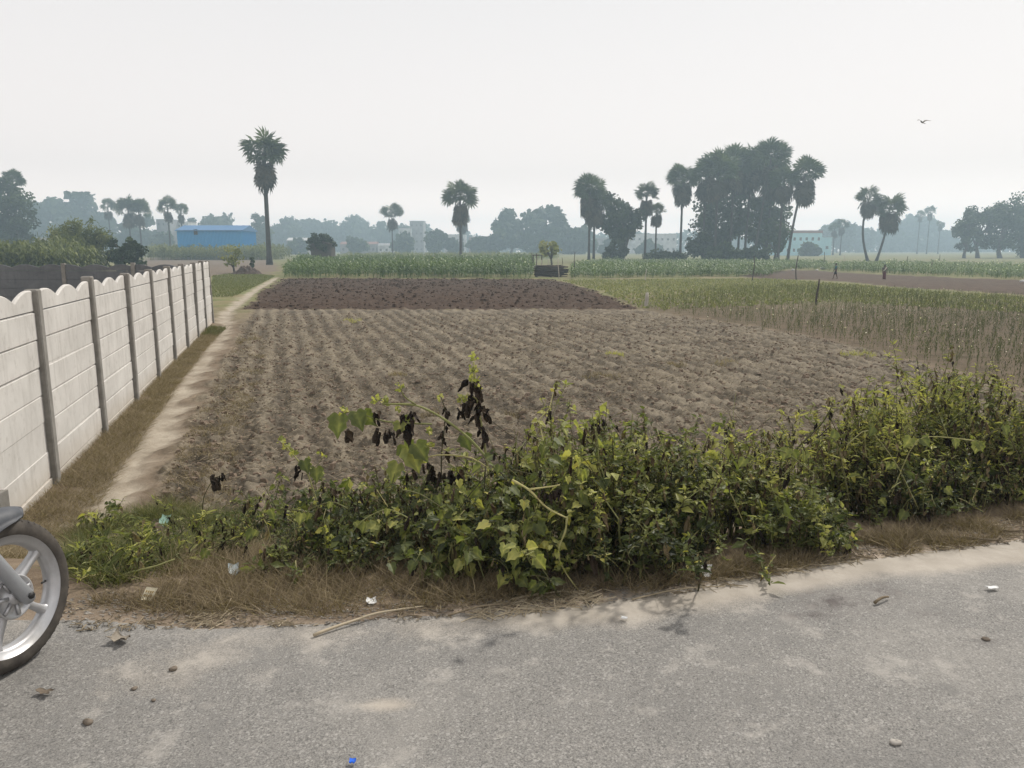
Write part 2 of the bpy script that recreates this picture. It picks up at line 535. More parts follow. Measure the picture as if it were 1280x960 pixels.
def road_mat():
    m, nt, out = new_mat('asphalt')
    P = coord(nt)
    big = noise(nt, P, 0.8, 5, 0.6, 0.4)
    mid = noise(nt, P, 4.5, 5, 0.65)
    v = nt.nodes.new('ShaderNodeTexVoronoi'); v.inputs['Scale'].default_value = 125.0
    nt.links.new(P, v.inputs['Vector'])
    v2 = nt.nodes.new('ShaderNodeTexVoronoi'); v2.inputs['Scale'].default_value = 48.0
    nt.links.new(P, v2.inputs['Vector'])
    fin = noise(nt, P, 170, 3, 0.75)
    grit = maprange(nt, noise(nt, P, 38, 4, 0.8), 0.3, 0.7)
    c = mixc(nt, maprange(nt, fin, 0.36, 0.64), (0.085, 0.081, 0.075), (0.30, 0.285, 0.262))
    c = mixc(nt, math_(nt, 'MULTIPLY', grit, 0.45), c, (0.20, 0.195, 0.188))
    bwv = nt.nodes.new('ShaderNodeRGBToBW'); nt.links.new(v.outputs['Color'], bwv.inputs[0])
    c = mixc(nt, math_(nt, 'MULTIPLY', maprange(nt, bwv.outputs[0], 0.74, 0.86), 0.45), c, (0.40, 0.385, 0.36))
    c = mixc(nt, math_(nt, 'MULTIPLY', maprange(nt, bwv.outputs[0], 0.25, 0.12), 0.45), c, (0.055, 0.054, 0.052))
    c = mixc(nt, math_(nt, 'MULTIPLY', maprange(nt, big, 0.52, 0.68), 0.45), c, (0.345, 0.325, 0.295))
    c = mixc(nt, math_(nt, 'MULTIPLY', maprange(nt, big, 0.46, 0.32), 0.40), c, (0.115, 0.112, 0.108))
    c = mixc(nt, math_(nt, 'MULTIPLY', maprange(nt, mid, 0.56, 0.66), 0.42), c, (0.39, 0.365, 0.33))
    c = mixc(nt, math_(nt, 'MULTIPLY', maprange(nt, mid, 0.43, 0.33), 0.38), c, (0.13, 0.127, 0.122))
    # sand patches and dust drifting in from the shoulder
    du = mixc(nt, maprange(nt, mid, 0.35, 0.65), (0.31, 0.275, 0.23), (0.40, 0.36, 0.31))
    wd = math_(nt, 'ADD', attr(nt, 'w_dust'), math_(nt, 'MULTIPLY', math_(nt, 'SUBTRACT', mid, 0.5), 0.9))
    wd = math_(nt, 'ADD', wd, math_(nt, 'MULTIPLY', math_(nt, 'SUBTRACT', fin, 0.5), 0.7))
    c = mixc(nt, maprange(nt, wd, 0.32, 0.95, 0.0, 0.95), c, du)
    # dark damp/oil stains
    ws = math_(nt, 'MULTIPLY', attr(nt, 'w_stain'), maprange(nt, noise(nt, P, 9, 5, 0.7), 0.38, 0.6))
    c = mixc(nt, math_(nt, 'MULTIPLY', ws, 0.75), c, (0.055, 0.042, 0.042))
    h = math_(nt, 'ADD', math_(nt, 'MULTIPLY', fin, 0.5), math_(nt, 'MULTIPLY', v2.outputs['Distance'], 0.22))
    nr = bump(nt, h, 0.4, 0.008)
    finish(nt, out, c, 0.85, 0.25, nr)
    return m

M_EARTH = earth_mat(); M_ROAD = road_mat()

def build_ground():
    u = np.concatenate([np.linspace(-2.6, -0.74, 30)[:-1], np.linspace(-0.74, 0.74, 900), np.linspace(0.74, 2.6, 30)[1:]])
    ys = [-2.2]
    while ys[-1] < 735:
        y = ys[-1]
        if y < 2.9: dy = 0.04
        elif y < 4.6: dy = 0.016
        else: dy = max(0.024, y * y / 2600.0 * 0.8)
        dy = min(dy, 40)
        ys.append(y + dy)
    ys = np.array(ys)
    off = 3.2
    X = u[None, :] * (ys[:, None] + off); Y = np.repeat(ys[:, None], len(u), 1)
    w = weights(X, Y)
    Z = height(X, Y, w)
    nr, nc = X.shape
    V = np.stack([X, Y, Z], -1).reshape(-1, 3)
    idx = np.arange(nr * nc).reshape(nr, nc)
    F = np.stack([idx[:-1, :-1], idx[:-1, 1:], idx[1:, 1:], idx[1:, :-1]], -1).reshape(-1, 4)
    def fc(a): return a.reshape(-1)[F].mean(1)
    road = fc(w['road']) > 0.5
    path = (fc(w['path']) > 0.5) & ~road
    stub = (fc(w['stub']) > 0.5) & ~road & ~path
    plow = (fc(w['plow']) > 0.5) & ~road & ~path & ~stub
    track = (fc(w['track']) > 0.5) & ~(road | path | stub | plow)
    verge = (F.min(1) * 0 + fc(Y) < 12) & ~(road | path | stub)
    rest = ~(road | path | stub | plow | track | verge)
    s = w['s']
    n2 = fbm(X, Y, 0.9, 71); n3 = fbm(X, Y, 0.3, 73)
    dust = np.exp(-((s + 0.06) / 0.19) ** 2) * sstep(X, -0.7, 0.5) * 0.95 + np.exp(-((s + 0.08) / 0.22) ** 2) * 0.30
    # deeper drift of sand on the right, thin dust on the left of the road, two tan sand spots
    pL = on_z(190, 850); pS = on_z(485, 882); pR = on_z(1240, 690)
    dust = dust + 0.30 * np.exp(-(((X - pL[0]) / 0.45) ** 2 + ((Y - pL[1]) / 0.28) ** 2))
    dust = dust + 0.95 * np.exp(-(((X - pS[0]) / 0.11) ** 2 + ((Y - pS[1]) / 0.05) ** 2))
    dust = dust + 0.5 * np.exp(-(((X - pR[0]) / 0.7) ** 2 + ((Y - pR[1]) / 0.22) ** 2))
    dust = np.clip(dust + 0.5 * n2 * (dust > 0.05), 0, 1.2)
    stain = np.zeros_like(X)
    for px, py, rx, ry, a in [(1040, 752, 0.16, 0.10, 1), (1100, 740, 0.10, 0.10, 0.8), (1235, 803, 0.07, 0.03, 0.8), (1160, 768, 0.08, 0.03, 0.5), (1010, 770, 0.14, 0.04, 0.8)]:
        p = on_z(px, py)
        stain = np.maximum(stain, a * np.exp(-(((X - p[0]) / rx) ** 2 + ((Y - p[1]) / ry) ** 2)))
    green = np.clip(sstep(Y, 24, 40) * (1 - w['stub']) * (1 - w['plow']) + w['lawn'] + (0.25 + 0.6 * sstep(Y, 30, 52)) * w['cropr'], 0, 1)
    green = np.where(w['cropr'] > 0.3, np.minimum(green, 0.3 + 0.6 * sstep(Y, 28, 50)), green)
    cR = X * math.cos(ROWA) + Y * math.sin(ROWA); lR = -X * math.sin(ROWA) + Y * math.cos(ROWA)
    cR = cR + 0.14 * fbm(X, Y, 2.0, 21) + 0.11 * fbm(X, Y, 0.4, 22)
    lR = lR + 0.9 * fbm(X, Y, 3.0, 31)
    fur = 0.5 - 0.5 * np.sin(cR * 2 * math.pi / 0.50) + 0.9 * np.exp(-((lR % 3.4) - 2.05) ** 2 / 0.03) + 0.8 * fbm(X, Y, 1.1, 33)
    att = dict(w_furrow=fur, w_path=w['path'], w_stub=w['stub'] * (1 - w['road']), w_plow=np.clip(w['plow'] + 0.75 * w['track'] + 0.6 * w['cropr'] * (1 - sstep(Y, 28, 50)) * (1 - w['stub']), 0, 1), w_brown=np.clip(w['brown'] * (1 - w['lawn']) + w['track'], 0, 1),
               w_green=green, w_dust=dust, w_stain=stain)
    def part(mask, name, mat):
        f = F[mask]
        used, inv = np.unique(f, return_inverse=True)
        me = bpy.data.meshes.new(name)
        co = V[used]; loops = inv.reshape(-1).astype(np.int32)
        me.vertices.add(len(co)); me.vertices.foreach_set('co', co.astype(np.float32).ravel())
        me.loops.add(len(loops)); me.loops.foreach_set('vertex_index', loops)
        me.polygons.add(len(f)); me.polygons.foreach_set('loop_start', np.arange(0, len(f) * 4, 4, dtype=np.int32))
        try: me.polygons.foreach_set('loop_total', np.full(len(f), 4, dtype=np.int32))
        except Exception: pass
        me.polygons.foreach_set('use_smooth', np.ones(len(f), bool))
        for k, a in att.items():
            at = me.attributes.new(k, 'FLOAT', 'POINT'); at.data.foreach_set('value', a.reshape(-1)[used].astype(np.float32))
        me.materials.append(mat); me.update(calc_edges=True)
        o = bpy.data.objects.new(name, me); COL.objects.link(o)
        return tag(o, kind='structure')
    part(road, 'road', M_ROAD); part(path, 'footpath', M_EARTH); part(stub, 'stubble_field', M_EARTH)
    part(plow, 'ploughed_field', M_EARTH); part(track, 'field_track', M_EARTH); part(verge, 'roadside_verge', M_EARTH)
    part(rest, 'ground', M_EARTH)
build_ground()
# ------------------------------------------------------------------ foliage materials
M_PALM = leaf_mat('palm_frond', [(0.0, (0.016, 0.022, 0.011)), (0.45, (0.034, 0.055, 0.017)), (0.75, (0.07, 0.10, 0.03)), (1.0, (0.13, 0.15, 0.05))], 0.2, 0.5, 0.3, 0.2, 1.5)
M_SKIRT = leaf_mat('palm_dead_frond', [(0.0, (0.030, 0.026, 0.018)), (0.5, (0.055, 0.050, 0.033)), (1.0, (0.11, 0.09, 0.06))], 0.1, 0.8, 0.1, 0.3, 1.5)
M_TREE = leaf_mat('tree_leaf', [(0.0, (0.018, 0.028, 0.012)), (0.4, (0.036, 0.058, 0.018)), (0.7, (0.07, 0.10, 0.03)), (1.0, (0.14, 0.17, 0.05))], 0.25, 0.6, 0.2, 0.3, 0.8)
M_BAMBOO = leaf_mat('bamboo_leaf', [(0.0, (0.06, 0.078, 0.024)), (0.5, (0.15, 0.17, 0.055)), (1.0, (0.30, 0.30, 0.12))], 0.3, 0.6, 0.2, 0.3, 0.8)
M_CROP = leaf_mat('crop_leaf', [(0.0, (0.035, 0.06, 0.018)), (0.5, (0.09, 0.14, 0.035)), (0.85, (0.17, 0.22, 0.07)), (1.0, (0.75, 0.75, 0.62))], 0.3, 0.55, 0.25, 0.12, 3.0)
M_STALK = leaf_mat('stalk_leaf', [(0.0, (0.045, 0.036, 0.02)), (0.4, (0.075, 0.082, 0.034)), (0.7, (0.135, 0.148, 0.060)), (0.9, (0.32, 0.29, 0.15)), (1.0, (0.80, 0.78, 0.62))], 0.3, 0.6, 0.2, 0.1, 5.0)
M_GRASSY = leaf_mat('pasture_blade', [(0.0, (0.07, 0.085, 0.028)), (0.5, (0.165, 0.175, 0.08)), (1.0, (0.33, 0.32, 0.18))], 0.3, 0.6, 0.2, 0.15, 5.0)
M_BARK = rough_mat('palm_bark', (0.035, 0.031, 0.027), (0.075, 0.066, 0.056), 3.0)
M_TRUNK = rough_mat('tree_bark', (0.05, 0.04, 0.03), (0.11, 0.09, 0.07), 3.0)

# ------------------------------------------------------------------ palmyra palms
def fan_tpl(nseg=12, spread=R(250)):
    V = []; F = []
    for i in range(nseg):
        a0 = -spread / 2 + spread * i / nseg; a1 = a0 + spread / nseg; am = (a0 + a1) / 2
        L = 1.04 - 0.18 * abs(am) / (spread / 2) + 0.05 * ((i * 7) % 3 - 1)
        z1 = 0.06 if i % 2 else -0.02
        k = len(V)
        a0 += .1 * (a1 - a0); a1 -= .1 * (a1 - a0)
        V += [(0, 0, 0), (0.62 * math.sin(a0), 0.62 * math.cos(a0), 0.03 - 0.04), (L * math.sin(am), L * math.cos(am), -0.15 - 0.06 * (i % 3)),
              (0.62 * math.sin(a1), 0.62 * math.cos(a1), z1 - 0.04)]
        F.append([k, k + 1, k + 2, k + 3])
    return np.array(V), np.array(F)
FAN = fan_tpl()

def palm(px, by, ty, crown_w, label, Y=None, lean=0.0, curve=0.0, skirt=1.0, leaves=38, name='palmyra_palm', group='palmyra palms standing over the fields', seed=0, trunk_r=0.27, crown_h=None, dark=0.0):
    g = np.random.default_rng(1000 + seed)
    if Y is None:
        b = on_ground(px, by)
    else:
        q = at_depth(px, by, Y); b = np.array([q[0], Y, float(base_z(q[0], Y))])
    Yd = b[1]
    m = Yd / FPX * 0.985           # metres per photo pixel
    top = at_depth(px, ty, Yd)[2]
    Rc = crown_w * m / 2 * 1.06
    H = top - b[2]
    crown_c = H - Rc * (0.95 if crown_h is None else crown_h)
    t = thing(name, tuple(b), label, 'palm tree', group)
    zs = np.linspace(0, 1, 10)
    dx = lean * m * zs + curve * m * np.sin(zs * math.pi)
    pts = np.stack([b[0] + dx, b[1] + 0 * zs, b[2] - 0.2 + (crown_c + 0.2) * zs], -1)
    rad = trunk_r * (1.0 - 0.25 * zs + 0.55 * np.exp(-zs * 14))
    Geo().tube(pts, rad, 9).build('trunk', M_BARK, t, True)
    C = pts[-1]
    gl = Geo()
    n = leaves
    el = np.arcsin(np.where(g.random(n) < .16, g.uniform(-.35, .05, n), g.uniform(.05, 1.0, n))); az = g.uniform(0, 2 * math.pi, n) + np.arange(n) * 2.4
    d = np.stack([np.cos(el) * np.cos(az), np.cos(el) * np.sin(az), np.sin(el)], -1)
    pet = Rc * g.uniform(0.42, 0.62, n)
    fan = Rc * g.uniform(0.40, 0.54, n)
    hub = C + d * pet[:, None]
    up = np.stack([-np.sin(el) * np.cos(az), -np.sin(el) * np.sin(az), np.cos(el)], -1)
    sidev = np.cross(d, up)
    roll = g.normal(0, 0.8, n)
    nrm = up * np.cos(roll)[:, None] + sidev * np.sin(roll)[:, None]
    dd = d + np.array([0, 0, -0.08])
    B = basis(dd, nrm) * fan[:, None, None]
    gl.inst(FAN, B, hub, np.clip(0.30 + 0.45 * g.random(n) - dark + 0.15 * (el > 0.6), 0, 1))
    for i in range(n):
        gl.tube([C + d[i] * 0.15, C + d[i] * pet[i]], [0.05, 0.035], 3, tint=0.4, cap=False)
    gl.build('crown', M_PALM, t)
    if skirt > 0:
        gs = Geo()
        n2 = int(34 * skirt)
        az = g.uniform(0, 2 * math.pi, n2); hz = g.uniform(0.30, 0.95, n2)
        el = -R(20) - R(50) * g.random(n2)
        d = np.stack([np.cos(el) * np.cos(az), np.cos(el) * np.sin(az), np.sin(el)], -1)
        base = C[None] - np.stack([0 * hz, 0 * hz, hz * Rc], -1)
        pet = Rc * g.uniform(0.12, 0.36, n2)
        if skirt > 1.1:
            hz = hz - .28; base = C[None] - np.stack([0 * hz, 0 * hz, hz * Rc], -1); pet = pet + .18 * Rc
        hub = base + d * pet[:, None]
        up = np.stack([np.cos(az), np.sin(az), 0.5 + 0 * az], -1)
        B = basis(d + np.array([0, 0, -0.9]), up) * (Rc * g.uniform(0.36, 0.52, n2))[:, None, None]
        gs.inst(FAN, B, hub, g.random(n2))
        gs.build('dead_frond_skirt', M_SKIRT, t)
    return t

_k = 0
def pal(*a, **k):
    global _k
    _k += 1
    return palm(*a, seed=_k, **k)

pal(337, 331, 153, 60, 'tallest lone palm with a bare dark trunk, rising behind the end of the white wall', leaves=44, trunk_r=0.42, skirt=0.75, crown_h=1.15)
pal(576, 329, 216, 46, 'lone palm in the middle of the view, standing behind the green crop strip', leaves=40, Y=165, crown_h=1.2)
pal(491, 322, 251, 30, 'slender hazy lone palm beside the distant tower block', leaves=32, Y=270, skirt=0.5, trunk_r=0.22, group='hazy palms far off')
pal(736, 326, 216, 44, 'heavy palm with a thick brown skirt, left one of two trunks touching at the base', Y=168, skirt=1.6, leaves=40)
pal(742, 326, 232, 42, 'shorter palm whose trunk touches a taller neighbour left of the leafy tree', Y=169, skirt=1.6, leaves=40)
pal(806, 325, 226, 34, 'slim palm with a round head, taller of two right of the leafy tree', Y=170, leaves=34)
pal(819, 325, 252, 26, 'shortest of the near palms, small round head in the gap before the grove', Y=171, skirt=1.3, leaves=26, trunk_r=0.22)
pal(850, 325, 197, 42, 'tall shaggy palm at the left end of the big grove', Y=169, skirt=1.8, leaves=44, crown_h=1.2)
pal(893, 325, 186, 52, 'grove palm with a pale trunk flaring at its foot', Y=166, skirt=1.3)
pal(912, 325, 180, 50, 'grove palm second from the pale flared trunk, crown merged in the dense mass', Y=172, skirt=1.3)
pal(930, 325, 178, 50, 'grove palm in the middle of the dense mass of crowns', Y=175, skirt=1.3, lean=4)
pal(941, 325, 170, 52, 'highest palm of the grove, trunk leaning right under the topmost crown', Y=168, skirt=1.0, lean=16)
pal(878, 326, 196, 46, 'grove palm at the left shoulder of the dense mass behind the tall shaggy palm', Y=176, skirt=1.5)
pal(922, 326, 188, 50, 'grove palm set back in the dense mass with its head between two front crowns', Y=182, skirt=1.4)
pal(957, 326, 192, 48, 'grove palm behind the highest one, its head sunk in the right part of the mass', Y=181, skirt=1.6, lean=3)
pal(972, 327, 205, 40, 'grove palm on the right side with a dark straight trunk', Y=165, skirt=1.2, lean=2)
pal(984, 327, 194, 50, 'palm leaning right at the right edge of the grove, trunk clear of the mass', Y=164, skirt=1.2, lean=15, curve=-2)
pal(1085, 326, 231, 34, 'left palm of the isolated right pair, thin trunk bowed outward', Y=178, skirt=1.5, lean=-5, curve=-7, leaves=30)
pal(1095, 326, 240, 42, 'right palm of the isolated pair, thick trunk leaning right', Y=177, skirt=1.8, lean=12, curve=2, leaves=36)
far = dict(group='hazy palms far off', skirt=0.6, trunk_r=0.3)
pal(165, 320, 243, 34, 'hazy palm left of the blue shed, left of two standing close together', Y=270, leaves=40, **far)
pal(178, 320, 247, 30, 'hazy palm left of the blue shed, right of two standing close together', Y=272, leaves=36, **far)
pal(140, 319, 247, 22, 'faint palm among the misty trees behind the bamboo clump', Y=330, leaves=30, **far)
pal(214, 321, 245, 26, 'hazy palm with a bare trunk just left of the blue shed', Y=255, leaves=34, **far)
pal(230, 320, 253, 20, 'small hazy palm whose head nears the left end of the blue shed roof', Y=290, leaves=30, **far)
pal(26, 322, 211, 30, 'palm head rising above the dark trees at the left edge', Y=215, leaves=40, **far)
pal(1158, 318, 256, 15, 'taller faint palm poking above the distant wooded mound on the right', Y=420, leaves=26, **far)
pal(1146, 318, 262, 12, 'smaller faint palm poking above the distant wooded mound on the right', Y=430, leaves=22, **far)
pal(1172, 318, 275, 11, 'lowest faint palm on the right slope of the distant wooded mound', Y=440, leaves=22, **far)
pal(578, 320, 262, 24, 'misty palm directly behind the lone middle palm', Y=300, leaves=36, group='hazy palms far off', skirt=2.0, trunk_r=0.3)
pal(1050, 319, 272, 18, 'faint palm right of the cyan building', Y=340, leaves=26, **far)
pal(1041, 319, 277, 16, 'faint low palm nearest the cyan building', Y=350, leaves=24, **far)

# ------------------------------------------------------------------ broadleaf trees
def card_tpl():
    return (np.array([(-0.5, 0, 0), (0, 0, 0.12), (0, 1, 0.05), (-0.42, 0.7, 0), (0.5, 0.1, 0), (0.40, 0.75, -0.03)]),
            np.array([[0, 1, 2, 3], [1, 4, 5, 2]]))
CARD = card_tpl()

def tree(px, by, ty, wpx, Y, label, seed, n=3000, leaf=0.55, crown_lo=0.25, group='hazy trees along the far edge of the fields', name='leafy_tree', tint=0.35, mat=None, clumps=26, cat='tree', slump=0.0):
    g = np.random.default_rng(3000 + seed)
    q = at_depth(px, by, Y); b = np.array([q[0], Y, float(base_z(q[0], Y))])
    m = Y / FPX * 0.985
    H = at_depth(px, ty, Y)[2] - b[2]
    W = wpx * m / 2
    t = thing(name, tuple(b), label, cat, group)
    lo = crown_lo * H
    cz = (lo + H) / 2; rz = (H - lo) / 2
    # clump centres through the crown's volume
    C = rdir(clumps, g); C *= (g.uniform(0.15, 0.85, clumps) ** 0.6)[:, None]
    rc = g.uniform(0.22, 0.42, clumps)
    C = C * np.array([W, W * 0.8, rz]) + b + np.array([0, 0, cz])
    rw = rc * min(W, max(rz, 0.6 * W)) * 1.0
    gt = Geo()
    r0 = 0.035 * H + 0.05
    fork = b + np.array([0.04 * H * g.normal(), 0, max(lo * 0.9, 0.18 * H)])
    gt.tube([b - [0, 0, 0.2], (b + fork) / 2 + [0.02 * H * g.normal(), 0, 0], fork], [r0, r0 * 0.75, r0 * 0.65], 7)
    for k in range(min(8, clumps)):
        e = C[k]; mid = (fork + e) / 2 + [0, 0, 0.06 * H]
        gt.tube([fork, mid, e], [r0 * 0.5, r0 * 0.3, r0 * 0.1], 5, cap=False)
    gt.build('trunk', M_TRUNK, t, True)
    ci = g.integers(0, clumps, n)
    off = rdir(n, g) * (g.random(n) ** 0.45)[:, None]
    P = C[ci] + off * rw[ci][:, None] * np.array([1.1, 1.1, 0.85])
    P[:, 2] = np.maximum(P[:, 2], b[2] + 0.15)
    P[:, 2] = np.minimum(P[:, 2], b[2] + H)
    nrm = off + rdir(n, g) * 0.8 + np.array([0, 0, 0.5])
    yd = rdir(n, g) + np.array([0, 0, -0.2])
    B = basis(yd, nrm) * (leaf * g.uniform(0.6, 1.3, n))[:, None, None]
    tc = g.normal(tint, 0.12, clumps)
    Geo().inst(CARD, B, P, np.clip(tc[ci] + g.normal(0, 0.10, n), 0, 1)).build('crown', mat or M_TREE, t)
    return t

near = 'leafy trees and bushes under the palms'
tree(775, 326, 234, 54, 170, 'dark leafy tree with gaps in its crown, between the palms left of the grove', 1, 4200, 0.6, 0.18, near, clumps=34, tint=0.28)
tree(767, 326, 302, 40, 166, 'low dark bush at the foot of the leafy tree left of the grove', 2, 1500, 0.5, 0.0, near, 'bush', tint=0.25, cat='bush')
tree(905, 326, 230, 82, 182, 'dark broad tree filling the left half of the palm grove', 3, 4200, 0.6, 0.10, near, clumps=44, tint=0.30)
tree(955, 326, 238, 62, 184, 'dark broad tree filling the right half of the palm grove', 4, 3400, 0.6, 0.10, near, clumps=40, tint=0.32)
tree(968, 326, 272, 34, 172, 'greener small tree at the right foot of the palm grove', 5, 1800, 0.5, 0.1, near, tint=0.5)
tree(880, 326, 286, 44, 170, 'dark undergrowth tree at the left foot of the palm grove', 6, 2200, 0.55, 0.0, near, 'bush', tint=0.25, cat='bush')
tree(905, 327, 303, 50, 162, 'grey green mounded bush at the front of the grove, left of centre', 7, 1800, 0.45, 0.0, near, 'bush', tint=0.42, cat='bush')
tree(940, 328, 307, 44, 160, 'grey green mounded bush at the front of the grove, right of centre', 8, 1600, 0.45, 0.0, near, 'bush', tint=0.42, cat='bush')
tree(830, 326, 313, 60, 165, 'low hedge like bush beneath the two slim palms', 9, 1500, 0.45, 0.0, near, 'bush', tint=0.35, cat='bush')
# left edge
tree(10, 322, 222, 92, 205, 'tall dark tree at the left edge of the view behind the compound', 10, 5200, 0.7, 0.1, near, clumps=40, tint=0.28)
tree(-30, 322, 215, 70, 210, 'dark tree cut by the left edge of the view', 11, 3500, 0.8, 0.1, near, tint=0.28)
tree(28, 322, 270, 34, 200, 'shorter dark tree leaning out of the left edge mass', 12, 2000, 0.6, 0.0, near, tint=0.3)
# hazy masses : (px, top y, width, depth, label)
FAR = [
 (60, 250, 54, 360, 'misty rounded tree just right of the dark left edge trees'),
 (95, 243, 70, 370, 'largest misty domed tree behind the bamboo clump'),
 (125, 258, 40, 380, 'misty tree on the right shoulder of the big dome behind the bamboo'),
 (172, 268, 46, 330, 'misty tree filling the space under the close pair of hazy palms'),
 (200, 284, 34, 420, 'low misty tree left of the blue shed'),
 (248, 270, 26, 380, 'misty crown above the left half of the blue shed'),
 (276, 265, 34, 390, 'misty double crown above the right half of the blue shed'),
 (327, 267, 24, 330, 'hazy tree just left of the tall lone palm trunk'),
 (322, 292, 24, 380, 'low hazy tree at the right end of the blue shed'),
 (352, 274, 44, 400, 'hazy tree just right of the tall lone palm trunk'),
 (378, 271, 44, 430, 'hazy tree above the dark hut shaped stack'),
 (405, 275, 40, 440, 'hazy round tree right of and above the dark hut'),
 (428, 269, 36, 430, 'hazy tree with two bumps left of the slender palm'),
 (446, 268, 26, 440, 'hazy narrow tree in the middle of the long far treeline'),
 (462, 277, 34, 450, 'hazy low tree left of the slender palm'),
 (492, 276, 40, 420, 'hazy tree directly behind the slender palm'),
 (533, 277, 28, 460, 'hazy tree to the right of the distant tower block'),
 (580, 292, 44, 480, 'faint low tree behind the lone middle palm'),
 (612, 290, 34, 330, 'misty low tree at the left of the middle clump'),
 (638, 262, 38, 330, 'misty tree with a ragged top in the middle clump'),
 (664, 284, 36, 325, 'misty tree filling the dip of the middle clump'),
 (684, 248, 40, 330, 'tallest misty tree of the middle clump, flat topped'),
 (715, 279, 46, 335, 'misty tree sinking towards the thick skirted palms'),
 (1046, 275, 40, 370, 'misty tree right of the cyan building'),
 (1070, 282, 36, 400, 'misty tree behind the isolated palm pair'),
 (1115, 279, 52, 420, 'misty wooded mound right of the isolated palm pair, left part'),
 (1145, 272, 60, 430, 'misty wooded mound with small palms above it, middle part'),
 (1176, 285, 44, 430, 'misty wooded mound falling away to the right'),
]
for i, (px, ty, w, Y, lab) in enumerate(FAR):
    tree(px, 318, ty, w * 1.4, Y * (1.2 if 590 < px < 730 else 1.3 if px < 340 else 1.47), lab, 100 + i, 2100, 0.014 * w * Y / 100 * 0.9 + 0.4, 0.02, tint=0.35, clumps=22)
for i, (px, ty, w, lab) in enumerate([(505, 290, 30, 'misty low tree hiding the foot of the distant tower block'), (545, 286, 26, 'misty low tree right of the distant tower block'), (568, 298, 26, 'misty bush like tree before the low house left of the lone middle palm'),
    (598, 298, 26, 'misty bush like tree before the low house right of the lone middle palm'), (205, 290, 24, 'misty low tree before the grey unfinished block'), (370, 300, 30, 'misty low tree before the white roofed house'), (448, 296, 34, 'misty low tree over the long low house'), (812, 302, 34, 'misty low tree before the long pale block'), (762, 300, 30, 'misty low tree before the lower pale block'), (1012, 306, 22, 'misty low tree before the cyan building')]):
    tree(px, 318, ty, w, 395 if px < 1000 else 300, lab, 140 + i, 1300, 1.9, 0.0, tint=0.38, clumps=20)
# right hand clump of loose trees
gR = 'loose grey green trees at the right edge'
tree(1205, 322, 258, 34, 235, 'feathery tree at the left end of the right edge clump', 160, 3000, 0.5, 0.06, gR, clumps=26, tint=0.38)
tree(1222, 322, 243, 44, 240, 'feathery tree second from the left in the right edge clump', 161, 3600, 0.5, 0.04, gR, clumps=28, tint=0.38)
tree(1250, 322, 232, 54, 238, 'tallest feathery tree with a pointed top in the right edge clump', 162, 4600, 0.55, 0.02, gR, clumps=32, tint=0.38)
tree(1278, 322, 240, 44, 240, 'feathery tree cut by the right edge of the view', 163, 4000, 0.55, 0.02, gR, clumps=30, tint=0.38)
tree(1312, 322, 238, 50, 242, 'feathery tree mostly beyond the right edge of the view', 164, 3600, 0.6, 0.02, gR, clumps=30, tint=0.38)
# left mid ground bushes
tree(152, 323, 291, 32, 92, 'dark rounded bush behind the back wall, left of two', 170, 1800, 0.24, 0.0, near, 'bush', tint=0.3, cat='bush')
tree(169, 323, 292, 26, 95, 'dark rounded bush behind the back wall, right of two', 171, 1500, 0.24, 0.0, near, 'bush', tint=0.3, cat='bush')
tree(293, 329, 305, 30, 92, 'sparse pale green shrub near the end of the white wall', 172, 500, 0.20, 0.1, near, 'shrub', tint=0.75, cat='bush', mat=M_BAMBOO)
tree(688, 330, 296, 32, 115, 'bright pale green small tree behind the stack of sticks', 173, 420, 0.42, 0.3, near, 'banana_like_tree', tint=0.8, mat=M_BAMBOO, clumps=12)
tree(315, 326, 317, 7, 100, 'tiny dark bush left of the tall lone palm', 174, 200, 0.2, 0.0, near, 'bush', tint=0.4, cat='bush')
tree(401, 312, 290, 37, 140.5, 'dark creeper crown growing over the brown hut', 175, 2600, 0.3, 0.40, near, 'creeper', tint=0.3, cat='creeper')

# bamboo clump : arching culms with leaves
def bamboo(px, by, ty, wpx, Y, label):
    g = np.random.default_rng(88)
    q = at_depth(px, by, Y); b = np.array([q[0], Y, float(base_z(q[0], Y))])
    m = Y / FPX; W = wpx * m / 2; H = at_depth(px, ty, Y)[2] - b[2]
    t = thing('bamboo_clump', tuple(b), label, 'bamboo')
    gs = Geo(); P = []; D = []; K = []
    for i in range(80):
        a = g.uniform(0, 2 * math.pi); r = W * 0.85 * math.sqrt(g.random())
        p0 = b + [r * math.cos(a), 0.7 * r * math.sin(a), 0]
        h = H * g.uniform(0.6, 1.0) * (1 - 0.35 * (r / W) ** 2)
        out = np.array([math.cos(a), math.sin(a) * 0.7, 0]) * (0.5 + 0.9 * r / W) * W * 0.35
        tt = np.linspace(0, 1, 7)
        pts = p0 + out * (tt ** 2)[:, None] + np.stack([0 * tt, 0 * tt, h * np.sin(tt * 1.75) / math.sin(1.57)], -1)
        gs.tube(pts, 0.035 * (1 - 0.8 * tt), 4, cap=False)
        nl = 75
        s = g.uniform(0.25, 1.0, nl)
        for ax in range(1): pass
        pp = np.stack([np.interp(s, tt, pts[:, j]) for j in range(3)], -1) + g.normal(0, 0.22, (nl, 3))
        P.append(pp); D.append(rdir(nl, g) + [0, 0, -0.6]); K.append(np.full(nl, np.clip(g.normal(0.42, 0.18), 0, 1)))
    gs.build('culm', M_BAMBOO, t)
    P = np.concatenate(P); D = np.concatenate(D); K = np.concatenate(K)
    B = basis(D, rdir(len(P), g) + [0, 0, .4]) * np.array([0.12, 0.45, 0.1])[None, None, :]
    Geo().inst(CARD, B, P, np.clip(K + g.normal(0, .1, len(P)), 0, 1)).build('foliage', M_BAMBOO, t)
bamboo(104, 325, 272, 62, 95, 'feathery yellow green bamboo clump behind the shaded back wall')

